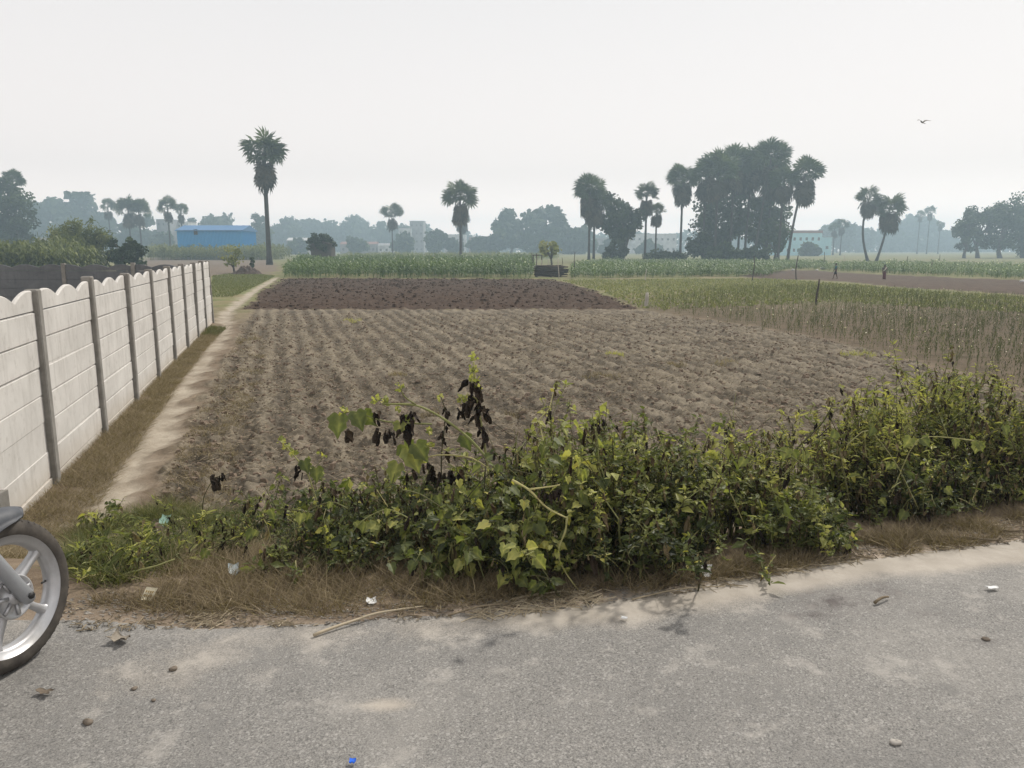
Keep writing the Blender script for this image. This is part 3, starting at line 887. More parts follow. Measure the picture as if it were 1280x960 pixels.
# far woods closing the horizon between the trees
def far_wood():
    g = np.random.default_rng(5)
    n = 26000
    X = g.uniform(-640, 720, n); Y = 655 + g.uniform(0, 50, n)
    top = 12 + 10 * fbm(X, X * 0, 42, 3, 3) + 3.5 * fbm(X, Y, 12, 7, 2)
    Z = base_z(X, Y) + np.maximum(top, 2.5) * (1 - g.random(n) ** 1.6)
    P = np.stack([X, Y, Z], -1)
    B = basis(rdir(n, g), rdir(n, g) + [0, -.8, .6]) * g.uniform(1.8, 3.4, n)[:, None, None]
    o = Geo().inst(CARD, B, P, np.clip(g.normal(0.35, 0.15, n), 0, 1)).build('far_wood', M_TREE)
    tag(o, 'faint blue grey belt of woods along the horizon', 'woods', kind='stuff')
far_wood()

# ------------------------------------------------------------------ crops
def maize_tpl(g, leaves=7):
    V = []; F = []
    def strip(pts, w):
        k = len(V)
        for i, (p, ww) in enumerate(zip(pts, w)):
            d = np.array(p); 
            V.append(d + ww[0]); V.append(d - ww[0])
        for i in range(len(pts) - 1):
            F.append([k + 2 * i, k + 2 * i + 1, k + 2 * i + 3, k + 2 * i + 2])
    strip([(0, 0, 0), (0.01, 0, 0.55), (0, 0, 1.0)], [(np.array([.012, 0, 0]),), (np.array([.010, 0, 0]),), (np.array([.006, 0, 0]),)])
    for i in range(leaves):
        a = i * 2.4 + g.uniform(-.4, .4); z = 0.18 + 0.72 * i / leaves
        d = np.array([math.cos(a), math.sin(a), 0]); s = np.array([-math.sin(a), math.cos(a), 0])
        L = 0.30 * (1 - 0.4 * abs(i / leaves - .5))
        strip([d * 0 + [0, 0, z], d * L * .55 + [0, 0, z + .14], d * L + [0, 0, z + .03]], [(s * .012,), (s * .045,), (s * .004,)])
    return np.array(V), np.array(F)

def scatter_poly(P, n, g, pad=0.0):
    lo, hi = P.min(0), P.max(0)
    out = np.zeros((0, 2))
    while len(out) < n:
        q = g.uniform(lo, hi, (n * 3, 2))
        out = np.concatenate([out, q[sdist(q[:, 0], q[:, 1], P) > pad]])
    return out[:n]

def rotz(a):
    c, s = np.cos(a), np.sin(a); z = np.zeros_like(c); o = np.ones_like(c)
    return np.stack([np.stack([c, -s, z], -1), np.stack([s, c, z], -1), np.stack([z, z, o], -1)], -2)

def plant_field(name, Pxy, n, h, tints, mat, label, seed, cat='crop', wide=1.0, flower=0.0, fl_size=0.06, leaves=7, nvar=5, hvar=0.15):
    g = np.random.default_rng(seed)
    xy = scatter_poly(Pxy, n, g) if not isinstance(Pxy, tuple) else Pxy[0]
    n = len(xy)
    z = height(xy[:, 0], xy[:, 1])
    hh = h * g.normal(1, hvar, n) * (1 + 0.3 * fbm(xy[:, 0], xy[:, 1], 6, 9, 2))
    M = rotz(g.uniform(0, 6.28, n)) * (hh[:, None, None] * np.array([wide, wide, 1])[None, None, :])
    # a slight lean
    M[:, 0, 2] += hh * g.normal(0, .07, n); M[:, 1, 2] += hh * g.normal(0, .07, n)
    P = np.c_[xy, z]
    var = g.integers(0, nvar, n)
    G_ = Geo()
    patch = 0.16 * fbm(xy[:, 0], xy[:, 1], 5, 13, 2)
    tn = np.clip(g.normal(tints, .12, n) + patch, 0, 0.88)
    for v in range(nvar):
        k = var == v
        G_.inst(maize_tpl(g, leaves), M[k], P[k], tn[k])
    if flower:
        k = g.random(n) < flower
        fp = P[k] + np.stack([hh[k] * g.normal(0, .05, k.sum()), hh[k] * g.normal(0, .05, k.sum()), hh[k] * g.uniform(.85, 1.05, k.sum())], -1)
        G_.inst(CARD, basis(rdir(k.sum(), g), rdir(k.sum(), g) + [0, -.4, 1]) * (fl_size * g.uniform(.6, 1.3, k.sum()))[:, None, None], fp, 1.0)
    o = G_.build(name, mat)
    return tag(o, label, cat, kind='stuff')

MZ1 = poly([(354, 347.5), (664, 348), (668, 338), (665, 329), (372, 329)])
plant_field('tall_green_crop', MZ1, 5200, 1.42, 0.42, M_CROP, 'tall green leafy crop strip behind the dark ploughed field', 21, flower=0.07, fl_size=0.12, wide=1.3)
MZ2 = poly([(714, 348), (960, 346), (985, 337), (1040, 333), (760, 330), (716, 334)])
plant_field('mid_green_crop', MZ2, 4200, 1.0, 0.45, M_CROP, 'lower green crop with pale flowers in front of the palm grove', 22, flower=0.08, fl_size=0.12, wide=1.5)
MZ3 = poly([(985, 336), (1120, 343), (1300, 350), (1500, 357), (1500, 345), (1300, 338), (1120, 333)])
plant_field('far_green_crop', MZ3, 2600, 0.95, 0.50, M_CROP, 'green crop strip beyond the brown track on the right', 23, flower=0.08, fl_size=0.12, wide=1.5)
# slender flowering stalks on the right
g = np.random.default_rng(31)
STK = poly([(812, 388), (900, 403), (1100, 443), (1290, 494), (1520, 562), (1700, 640), (1700, 392), (1300, 373), (1150, 364), (1040, 359), (930, 359), (860, 366)])
def stalk_pts(n):
    lo, hi = STK.min(0), np.minimum(STK.max(0), [40, 62])
    a = np.zeros((0, 2))
    while len(a) < n:
        q = g.uniform(lo, hi, (n * 4, 2))
        keep = (sdist(q[:, 0], q[:, 1], STK) > g.normal(0.3, 0.5, len(q))) & (np.abs(q[:, 0]) < 0.78 * q[:, 1] + 2) & (g.random(len(q)) < np.clip(22 / q[:, 1], 0.30, 1))
        a = np.concatenate([a, q[keep]])
    return a[:n]
plant_field('flowering_stalks', (stalk_pts(8000),), 0, 0.32, 0.50, M_STALK, 'thin olive brown flowering stalks in rows on the right', 32, wide=0.48, flower=0.05, fl_size=0.034, leaves=6, hvar=0.2)
SHORT = poly([(700, 350.5), (955, 348.5), (1040, 354), (1150, 364), (1300, 372), (1500, 382), (1500, 400), (1300, 392), (1040, 378), (830, 388), (800, 385), (750, 364)])
def blades(name, xy, h, tints, mat, label, seed, w=0.012, cat='grass', bend=0.6, lean_amt=0.4):
    g = np.random.default_rng(seed)
    n = len(xy)
    V = np.array([(-1, 0, 0), (1, 0, 0), (-.75, .16, .5), (.75, .16, .5), (-.05, .55, .95), (.05, .55, .95)], float)
    F = np.array([[0, 1, 3, 2], [2, 3, 5, 4]])
    hh = h * g.uniform(.5, 1.3, n)
    M = rotz(g.uniform(0, 6.28, n))
    S = np.stack([np.broadcast_to(np.asarray(w, float), (n,)), hh * bend * g.uniform(.3, 1.5, n), hh], -1)
    M = M * S[:, None, :]
    M[:, 0, 2] += hh * g.normal(0, lean_amt, n); M[:, 1, 2] += hh * g.normal(0, lean_amt, n)
    P = np.c_[xy, height(xy[:, 0], xy[:, 1]) - 0.01]
    o = Geo().inst((V, F), M, P, np.clip(g.normal(tints, .15, n), 0, 1)).build(name, mat)
    return tag(o, label, cat, kind='stuff')
_sp = scatter_poly(SHORT, 16000, g)
blades('short_crop', _sp, 0.15, 0.66, M_GRASSY, 'short yellow green crop behind the flowering stalks', 33, w=0.05, cat='crop')
_lp = scatter_poly(LAWN, 9000, g)
blades('lawn_grass', _lp, 0.14, 0.42, M_GRASSY, 'short green grass beside the far end of the path', 34, w=0.025)
# tall reeds behind the compound on the left and the crop before the blue shed
def reeds(name, x0, x1, ytop, Y, n, tint, label, seed, depth=8, mat=None):
    g = np.random.default_rng(seed)
    a = at_depth(x0, 318, Y)[0]; b = at_depth(x1, 318, Y)[0]
    xy = np.stack([g.uniform(a, b, n), Y + g.uniform(0, depth, n)], -1)
    h = at_depth(0, ytop, Y)[2] - float(base_z(0, Y))
    plant_field(name, (xy,), 0, h, tint, mat or M_BAMBOO, label, seed, 'tall grass', wide=0.8, leaves=9)
reeds('tall_reeds', -120, 80, 309, 82, 1500, 0.40, 'tall yellow green reeds behind the shaded back wall', 41, 9)
reeds('shed_crop', 178, 330, 309, 195, 1500, 0.55, 'pale green crop in front of the blue shed', 42, 25)
reeds('back_crop', 420, 700, 317, 200, 1600, 0.6, 'pale green crop strip in front of the far trees', 43, 40)
# ------------------------------------------------------------------ walls
def _xf(self, M, t):
    M = np.array(M, float); t = np.array(t, float)
    self.V = [v @ M.T + t for v in self.V]
    return self
Geo.xf = _xf

def wall_mat(name, a, b, stain):
    m, nt, out = new_mat(name)
    P = coord(nt)
    n1 = noise(nt, P, 1.3, 5, 0.65, 0.5); n2 = noise(nt, P, 9, 5, 0.7)
    mp = nt.nodes.new('ShaderNodeMapping'); mp.inputs['Scale'].default_value = (5, 5, 0.7); nt.links.new(P, mp.inputs[0])
    drip = noise(nt, mp.outputs[0], 1.6, 4, 0.65)
    c = mixc(nt, maprange(nt, n1, 0.35, 0.65), a, b)
    c = mixc(nt, math_(nt, 'MULTIPLY', maprange(nt, drip, 0.50, 0.72), 0.42), c, stain)
    c = mixc(nt, math_(nt, 'MULTIPLY', maprange(nt, n2, 0.55, 0.70), 0.45), c, stain)
    # earth splashed on the lowest slabs
    sx = nt.nodes.new('ShaderNodeSeparateXYZ'); nt.links.new(P, sx.inputs[0])
    low = maprange(nt, math_(nt, 'ADD', sx.outputs[2], math_(nt, 'MULTIPLY', n1, 0.35)), -0.80, -0.42, 0.55, 0.0)
    c = mixc(nt, low, c, (0.40, 0.33, 0.25))
    finish(nt, out, c, 0.9, 0.2, bump(nt, noise(nt, P, 60, 4, 0.7), 0.4, 0.004))
    return m
M_SLAB = wall_mat('precast_slab', (0.50, 0.48, 0.45), (0.60, 0.578, 0.545), (0.33, 0.305, 0.275))
M_POST = rough_mat('concrete_post', (0.18, 0.168, 0.15), (0.28, 0.265, 0.24), 6.0, bscale=60)
M_SLAB_SHADE = wall_mat('precast_slab_shaded', (0.115, 0.12, 0.127), (0.16, 0.165, 0.172), (0.085, 0.088, 0.094))  # darker copy of the slab colour, with the back wall's shade painted in

W1 = on_ground(65, 605); W9 = on_ground(265, 404)
WD = (W9 - W1)[:2]; WL = np.linalg.norm(WD); WD = WD / WL; SP = WL / 8
WN = np.array([WD[1], -WD[0]])          # faces the path (+x side)
WH = at_depth(44, 369, W1[1])[2] - W1[2]
print('wall', W1, W9, 'spacing', SP, 'height', WH)

def precast_wall(name, P0, D, Nn, spc, nb, H, label, mslab, seed, rows=6, humps=2.5, hsmall=0.11, group=None):
    g = np.random.default_rng(seed)
    gb = np.array([P0[0], P0[1], gz(P0[0], P0[1])])
    t = thing(name, tuple(gb), label, 'wall', group)
    yaw = math.atan2(D[1], D[0])
    ca, sa = math.cos(yaw), math.sin(yaw)
    Rz = np.array([[ca, -sa, 0], [sa, ca, 0], [0, 0, 1]])
    sgn = 1 if (np.cross(D, Nn) > 0) else -1
    for i in range(nb + 1):
        p = P0[:2] + D * spc * i
        z0 = gb[2]
        c = np.array([p[0], p[1], z0]) + np.r_[Nn * 0.015, 0]
        tilt = g.normal(0, 0.006, 2)
        h = H + g.normal(0, 0.015)
        G_ = Geo()
        r = 0.068
        o = np.array([(-r, -r + .012), (-r + .012, -r), (r - .012, -r), (r, -r + .012), (r, r - .012), (r - .012, r), (-r + .012, r), (-r, r - .012)])
        k = 8; V = []
        for z, s in ((-0.35, 1), (h - 0.015, 1), (h, 0.85)):
            V.append(np.c_[o * s + tilt * z, np.full(k, z)])
        F = []
        for a in range(2):
            for j in range(k): F.append([a * k + j, a * k + (j + 1) % k, (a + 1) * k + (j + 1) % k, (a + 1) * k + j])
        F.append([2 * k + j for j in range(k)])
        G_.add(np.concatenate(V), F); G_.xf(Rz, c)
        G_.build('post', M_POST, t)
        if i == nb: break
        G_ = Geo()
        rowh = (H - hsmall - 0.16) / rows
        L = spc - 0.12
        for rI in range(-1, rows):
            zz0 = rI * rowh; 
            off = g.normal(0, 0.006); sag = g.normal(0, 0.005, 2)
            # one slab with eased edges
            y0 = 0.024
            e = 0.006
            prof = [(-y0, zz0 + .004 + e), (-y0 + e, zz0 + .004), (y0 - e, zz0 + .004), (y0, zz0 + .004 + e), (y0, zz0 + rowh - .014 - e), (y0 - e, zz0 + rowh - .014), (-y0 + e, zz0 + rowh - .014), (-y0, zz0 + rowh - .014 - e)]
            V = []; 
            for x, s in ((0.06, sag[0]), (0.06 + L, sag[1])):
                V += [(x, q[0] + off, q[1] + s) for q in prof]
            F = [[j, (j + 1) % 8, 8 + (j + 1) % 8, 8 + j] for j in range(8)] + [list(range(8))[::-1], list(range(8, 16))]
            G_.add(np.array(V), F)
        G_.box((0.06 + L / 2, 0, rows * rowh / 2 - .15), (L - .02, .022, rows * rowh + .28))
        G_.xf(Rz, np.array([p[0], p[1], z0])).build('wall_panel', mslab, t)
        pn = COL.objects[-1] if False else None
        # scalloped coping slab
        xs = np.linspace(0, 1, 42)
        ph = 0.5
        topz = 0.16 + hsmall * np.abs(np.sin((xs * humps + 0.12) * math.pi)) ** 0.85 - 0.05
        zb = rows * rowh + 0.004
        V = []; F = []
        off = g.normal(0, 0.004)
        n = len(xs)
        for yy, zt in ((-.024, -.012), (-.012, 0.0), (.012, 0.0), (.024, -.012)):
            V += [(0.06 + L * x, yy + off, zb + tz + zt) for x, tz in zip(xs, topz)]
        base = len(V)
        V += [(0.06 + L * x, -.024 + off, zb) for x in xs] + [(0.06 + L * x, .024 + off, zb) for x in xs]
        for i2 in range(n - 1):
            for q in range(3): F.append([q * n + i2, q * n + i2 + 1, (q + 1) * n + i2 + 1, (q + 1) * n + i2])
            F.append([base + i2, base + i2 + 1, i2 + 1, i2])
            F.append([3 * n + i2, 3 * n + i2 + 1, base + n + i2 + 1, base + n + i2])
        Geo().add(np.array(V), F).xf(Rz, np.array([p[0], p[1], z0])).build('scalloped_coping', mslab, t)
    return t

precast_wall('precast_wall', W1[:2] - WD * SP * 1, WD, WN, SP, 9, WH, 'long pale precast concrete slab wall with scalloped top beside the trodden path', M_SLAB, 61)
BW0 = W9[:2] + np.array([-0.25, 0.25])
precast_wall('back_wall', BW0, np.array([-1.0, 0.012]) / np.hypot(1, .012), np.array([-0.012, -1.0]), 2.5, 8, WH * 0.995, 'precast back wall with a scalloped top, its shade painted dark grey, seen over the pale wall', M_SLAB_SHADE, 62)
# stub of a broken post by the wheel
p = on_ground(2, 668)
tag(Geo().box((p[0], p[1], p[2] + 0.1), (0.13, 0.13, 0.62)).build('post_stub', M_POST, origin=p), 'short grey concrete post stub at the left edge behind the motorcycle wheel', 'post')

# ------------------------------------------------------------------ buildings
def flat(name, c, rough=0.8, spec=0.2, metal=0.0, sc=4.0, v=0.12):
    a = tuple(x * (1 - v) for x in c); b = tuple(min(1, x * (1 + v)) for x in c)
    return rough_mat(name, a, b, sc, rough, spec, metal=metal)
M_BLUE = flat('blue_sheet', (0.04, 0.31, 0.62), 0.5, 0.4)
M_BLUER = flat('blue_roof', (0.05, 0.16, 0.33), 0.5, 0.4)
M_CYAN = flat('cyan_paint', (0.42, 0.66, 0.72)); M_RUST = flat('rust_roof', (0.24, 0.13, 0.11)); M_DARK = flat('dark_opening', (0.03, 0.03, 0.035))
M_GREYB = flat('weathered_plaster', (0.27, 0.26, 0.26), sc=.35, v=.3); M_WHITEB = flat('white_plaster', (0.50, 0.49, 0.48), sc=.35, v=.3); M_BRICK = flat('bare_brick', (0.26, 0.17, 0.13))
M_THATCH = flat('dark_thatch', (0.085, 0.07, 0.058)); M_WOOD = rough_mat('grey_wood', (0.035, 0.028, 0.025), (0.11, 0.085, 0.07), 14.0); M_PALEW = flat('pale_stake', (0.42, 0.38, 0.33))

def building(name, x0, x1, ytop, Y, depth, label, mwall, mroof, floors=1, cols=4, roof='flat', door=True, group=None, plinth=None, over=0.25, win=True):
    a = at_depth(x0, ytop, Y); b = at_depth(x1, ytop, Y)
    zb = float(base_z(0, Y)); H = a[2] - zb; w = b[0] - a[0]
    cx = (a[0] + b[0]) / 2
    t = thing(name, (cx, Y + depth / 2, zb), label, 'building', group)
    rh = (1.1 if mroof is M_RUST else 0.18) if roof == 'flat' else min(0.22 * H, 1.4)
    wallH = H - rh
    # the walls are a shell of four slabs with real window openings at the front
    G_ = Geo()
    th = 0.25; fh = wallH / floors; cw = w / cols
    ww = min(1.3, cw * 0.42); wh = min(1.3, fh * 0.42)
    wins = []
    if win:
        for f in range(floors):
            z0 = f * fh; zs = z0 + fh * 0.34
            G_.box((cx, Y, zb + (z0 + zs) / 2), (w, th, zs - z0)); G_.box((cx, Y, zb + (zs + wh + z0 + fh) / 2), (w, th, z0 + fh - zs - wh))
            edges = [-w / 2]
            for c in range(cols):
                xc = -w / 2 + cw * (c + 0.5); wins.append((xc, zs)); edges += [xc - ww / 2, xc + ww / 2]
            edges.append(w / 2)
            for k in range(0, len(edges), 2):
                G_.box((cx + (edges[k] + edges[k + 1]) / 2, Y, zb + zs + wh / 2), (edges[k + 1] - edges[k], th, wh))
    else:
        G_.box((cx, Y, zb + wallH / 2), (w, th, wallH))
    G_.box((cx, Y + depth, zb + wallH / 2), (w, th, wallH))
    for s in (-1, 1): G_.box((cx + s * (w / 2 - th / 2), Y + depth / 2, zb + wallH / 2), (th, depth - th, wallH))
    if floors > 1:
        for f in range(1, floors): G_.box((cx, Y - 0.25, zb + f * fh), (w + 0.1, 0.28, 0.16))
    G_.build('wall', mwall, t)
    for xc, zs in wins:
        fr = Geo()
        for s in (-1, 1): fr.box((cx + xc + s * (ww / 2 - .04), Y + 0.02, zb + zs + wh / 2), (.08, .12, wh))
        fr.box((cx + xc, Y + .02, zb + zs + wh / 2), (.06, .10, wh - .01))
        f = fr.build('window', M_WHITEB, t)
        Geo().box((cx + xc, Y + 0.06, zb + zs + wh / 2), (ww, 0.03, wh)).build('pane', M_DARK, f)
    if roof == 'flat':
        Geo().box((cx, Y + depth / 2, zb + wallH + rh / 2), (w + 2 * over, depth + 2 * over, rh)).build('roof', mroof, t)
    else:
        o = [(-depth / 2 - over, 0), (depth / 2 + over, 0), (0, rh)]
        # ridge runs along x
        M = np.array([[0, 0, 1], [1, 0, 0], [0, 1, 0]])
        Geo().prism(o, w + 2 * over, M, (cx, Y + depth / 2, zb + wallH + 0.003)).build('roof', mroof, t)
    if plinth:
        Geo().box((cx, Y - 0.18, zb + 0.55), (w + .12, 0.1, 1.1)).build('plinth', plinth, t)
    return t

def blue_shed():
    Y = 205; a = at_depth(221, 287, Y); b = at_depth(302, 287, Y); zb = float(base_z(0, Y)); dep = 11
    H = a[2] - zb; w = b[0] - a[0]; cx = (a[0] + b[0]) / 2
    t = thing('metal_shed', (cx, Y, zb), 'long bright blue corrugated metal shed with a low roof behind the fields', 'building')
    def corr(x0, x1, y0, y1, z0, z1, n):
        s = np.linspace(0, 1, n * 2 + 1); k = (np.arange(n * 2 + 1) % 2) * 0.12
        dx, dy = x1 - x0, y1 - y0; L = math.hypot(dx, dy); nx, ny = dy / L, -dx / L
        X = x0 + dx * s + nx * k; Yy = y0 + dy * s + ny * k
        V = np.concatenate([np.c_[X, Yy, np.full_like(X, z0)], np.c_[X, Yy, np.full_like(X, z1)], np.c_[X - nx * .15, Yy - ny * .15, np.full_like(X, z0)], np.c_[X - nx * .15, Yy - ny * .15, np.full_like(X, z1)]])
        m = len(X); F = []
        for i in range(m - 1): F += [[i, i + 1, m + i + 1, m + i], [2 * m + i + 1, 2 * m + i, 3 * m + i, 3 * m + i + 1], [m + i, m + i + 1, 3 * m + i + 1, 3 * m + i]]
        return V, F
    G_ = Geo()
    for q in [(a[0], b[0], Y, Y, 46), (b[0], b[0], Y, Y + dep, 46), (b[0], a[0], Y + dep, Y + dep, 46), (a[0], a[0], Y + dep, Y, 46)]:
        V, F = corr(q[0], q[1], q[2], q[3], zb + 0.7, zb + H - 0.35, q[4]); G_.add(V, F)
    G_.build('sheet_wall', M_BLUE, t)
    Geo().box((cx, Y + dep / 2, zb + 0.35), (w - .2, dep - .2, 0.72)).build('plinth', M_WHITEB, t)
    o = [(-dep / 2 - .5, 0), (dep / 2 + .5, 0), (dep / 2 + .5, .2), (0, 1.6), (-dep / 2 - .5, .2)]
    M = np.array([[0, 0, 1], [1, 0, 0], [0, 1, 0]])
    Geo().prism(o, w + 0.8, M, (cx, Y + dep / 2, zb + H - 0.35)).build('roof', M_BLUER, t)
    v = at_depth(245, 290, Y)
    Geo().box((v[0], Y - .25, v[2]), (0.9, .18, 1.4)).build('vent', M_DARK, t)
blue_shed()
gB = 'hazy village buildings'
building('block_of_flats', 512, 529, 276, 520, 14, 'misty grey tower block beside the slender palm', M_GREYB, M_GREYB, 4, 3, group=gB)
building('house', 498, 514, 285, 515, 12, 'misty lower block joined to the left of the tower block', M_WHITEB, M_GREYB, 3, 3, group=gB)
building('house', 555, 582, 293, 500, 12, 'misty low house left of the lone middle palm trunk', M_WHITEB, M_GREYB, 2, 4, group=gB)
building('house', 586, 604, 296, 500, 12, 'misty low house right of the lone middle palm trunk', M_BRICK, M_GREYB, 2, 3, group=gB)
building('house', 195, 212, 274, 440, 12, 'grey unfinished block left of the blue shed', M_GREYB, M_GREYB, 4, 3, group=gB)
building('house', 212, 235, 277, 450, 12, 'pale block standing behind the left end of the blue shed', M_WHITEB, M_BRICK, 4, 3, group=gB)
building('house', 40, 76, 297, 260, 10, 'low white house under the misty dome tree on the left', M_WHITEB, M_WHITEB, 1, 4, group=gB)
building('house', 358, 384, 297, 400, 10, 'low white roofed house left of the brown hut', M_GREYB, M_WHITEB, 1, 4, 'gable', group=gB)
building('house', 425, 470, 302, 430, 10, 'long low roofed house right of the brown hut', M_GREYB, M_RUST, 1, 6, 'gable', group=gB)
building('house', 472, 494, 304, 430, 10, 'small pale house left of the slender palm trunk', M_WHITEB, M_GREYB, 1, 3, 'gable', group=gB)
building('long_building', 782, 846, 292, 470, 14, 'long pale grey block behind the two slim palms', M_WHITEB, M_GREYB, 2, 9, group=gB)
building('house', 742, 782, 297, 480, 12, 'pale grey lower block behind the low bush and leafy tree', M_GREYB, M_GREYB, 2, 5, group=gB)
building('school_building', 975, 1028, 288, 330, 12, 'two storey cyan building with a rust red roof beside the palm grove', M_CYAN, M_RUST, 2, 7, group=gB)
building('house', 1008, 1040, 296, 345, 10, 'pale cyan wing at the right of the cyan building', M_CYAN, M_GREYB, 1, 3, group=gB)

# brown thatch hut under the creeper
def hut():
    Y = 140; a = at_depth(388, 302, Y); b = at_depth(413, 302, Y); zb = float(base_z(0, Y)); H = a[2] - zb + .4
    cx = (a[0] + b[0]) / 2; w = b[0] - a[0]; H -= .9
    t = thing('straw_hut', (cx, Y, zb), 'small square brown straw hut standing alone in the far field', 'hut')
    Geo().box((cx, Y + w / 2, zb + H / 2), (w, w, H)).build('wall', M_THATCH, t)
    Geo().prism([(-w * .6, 0), (w * .6, 0), (w * .15, H * .16), (-w * .15, H * .16)], w * 1.15, np.array([[1, 0, 0], [0, 0, 1], [0, 1, 0]]), (cx, Y + w / 2, zb + H + .004)).build('roof', M_THATCH, t)
hut()

# ------------------------------------------------------------------ stakes, sticks, heaps
def stake(px, by, ty, label, r=0.035, mat=None, lean=0.0, Y=None, name='stake', group='thin stakes standing in the fields'):
    b = on_ground(px, by) if Y is None else np.array([at_depth(px, by, Y)[0], Y, float(base_z(0, Y))])
    h = at_depth(px, ty, b[1])[2] - b[2]
    z0 = gz(b[0], b[1])
    tt = np.linspace(0, 1, 5)
    pts = np.stack([b[0] + lean * h * tt + 0.03 * h * np.sin(tt * 5 + px), b[1] + 0.02 * h * np.sin(tt * 4), z0 - 0.2 + (h + 0.2) * tt], -1)
    o = Geo().tube(pts, r * (1 - 0.3 * tt), 6).build(name, mat or M_WOOD, None, True, origin=(b[0], b[1], z0))
    return tag(o, label, 'stake', group)
stake(1021, 381, 349, 'dark knobbly stake at the edge of the flowering stalks', 0.055)
stake(808, 384, 366, 'short white marker post at the corner of the dark ploughed field', 0.11, M_PALEW, name='marker_post')
stake(698, 349, 322, 'tallest pale stake at the right end of the stick stack', 0.05, M_PALEW)
stake(686, 346, 324, 'pale stake in the middle of the stick stack', 0.05, M_PALEW)
stake(676.5, 345, 325, 'pale stake in front of the left part of the stick stack', 0.05, M_PALEW)
stake(670, 346, 317, 'dark stake at the left end of the stick stack', 0.06)
stake(664.5, 340, 316, 'thin dark pole left of the stick stack, carrying a small platform', 0.05, Y=92)
stake(717, 346, 315, 'dark leaning stake right of the stick stack', 0.05, lean=0.06)
stake(654, 343, 324, 'lone dark stake in the crop left of the stick stack', 0.045)
stake(703, 343, 322, 'small dark stake between the stick stack and the leaning stake', 0.04)
stake(807, 352, 337, 'pale twig stake in the crop right of the stick stack', 0.045, M_PALEW)
stake(995, 350, 319, 'tall dark pole at the left end of the brown track', 0.06)
stake(1029, 340, 315, 'dark pole beyond the track above the walking people', 0.06, Y=120)
stake(1054, 337, 319, 'pale thin pole between the two walking people', 0.06, M_PALEW, Y=120)
stake(1133, 338, 320, 'dark stake right of the isolated palm pair', 0.06, Y=115)
stake(1164, 342, 327, 'dark short stake in the far crop strip on the right', 0.06)
stake(1173, 337, 318, 'thin pole in the far field left of the right edge trees', 0.05, Y=120)
stake(941, 352, 320, 'dark pole in front of the palm grove bushes', 0.05)
stake(543, 334, 319, 'dark stake beyond the tall green crop, left of the lone middle palm', 0.07, Y=110)
stake(500, 334, 321, 'dark stake on the far side of the tall green crop near the slender palm', 0.07, Y=110)

def stick_stack():
    g = np.random.default_rng(9)
    b = on_ground(686, 346.5); Y = b[1]
    x0 = at_depth(667, 340, Y)[0]; x1 = at_depth(711, 340, Y)[0]; top = at_depth(686, 332, Y)[2]
    t = Geo()
    H = top - b[2]
    for i in range(130):
        z = b[2] + 0.12 + (H - .15) * g.random(); yy = Y + g.uniform(-.15, .9)
        a0 = x0 + g.uniform(0, .5); a1 = x1 - g.uniform(0, 1.3) * (0.4 + 0.8 * g.random())
        tt = np.linspace(0, 1, 5)
        t.tube(np.stack([a0 + (a1 - a0) * tt, yy + g.normal(0, .08) * tt, z + g.normal(0, .07) * tt + .05 * np.sin(tt * 6 + i)], -1), 0.035, 5, tint=g.random())
    for x in (x0 + .35, (x0 + x1) / 2): t.box((x, Y + .35, b[2] + .05), (.12, 1.2, .16))
    tag(t.build('stick_stack', M_WOOD, None, True, origin=b), 'stack of long dark sticks laid crosswise between pale stakes', 'woodpile')
stick_stack()
def platform():
    Y = 92; a = at_depth(666, 319, Y); b = at_depth(678, 319, Y); z = a[2]; zb = float(base_z(0, Y))
    t = thing('watch_platform', ((a[0] + b[0]) / 2, Y, zb), 'small dark raised wooden platform behind the stick stack', 'platform')
    G_ = Geo()
    for i in range(7): G_.box(((a[0] + b[0]) / 2, Y + .2 * i, z), (b[0] - a[0], .17, .10))
    G_.build('deck', M_WOOD, t)
    for x in (a[0] + .06, b[0] - .06):
        for y in (Y + .06, Y + 1.15): Geo().tube([(x, y, zb - .1), (x + .02, y, z - .05)], .045, 6).build('leg', M_WOOD, t)
platform()

def heap():
    p = on_ground(308, 343); g = np.random.default_rng(3)
    w = at_depth(333, 343, p[1])[0] - at_depth(292, 343, p[1])[0]; h = at_depth(308, 331, p[1])[2] - p[2]
    n = 46; a = np.linspace(-1, 1, n); X, Y = np.meshgrid(a, a)
    r = np.sqrt(X ** 2 + Y ** 2)
    Z = np.clip(1 - r, 0, 1) ** 0.6 * (0.75 + 0.25 * np.sin(X * 3 + 1)) + (0.5 * fbm(X * 3, Y * 3, 0.6, 5, 4)) * np.clip(1.05 - r, 0, 1) ** 0.5
    V = np.stack([p[0] + X * w / 2, p[1] + Y * w / 2 * .7, p[2] - .06 + Z * h], -1).reshape(-1, 3)
    i = np.arange(n * n).reshape(n, n)
    F = np.stack([i[:-1, :-1], i[:-1, 1:], i[1:, 1:], i[1:, :-1]], -1).reshape(-1, 4)
    tag(Geo().add(V, F).build('dung_heap', rough_mat('dark_dung', (0.05, 0.036, 0.03), (0.12, 0.088, 0.07), 5, bdist=.05), None, True, origin=p), 'dark brown heap at the end of the path near the tallest palm', 'heap')
heap()

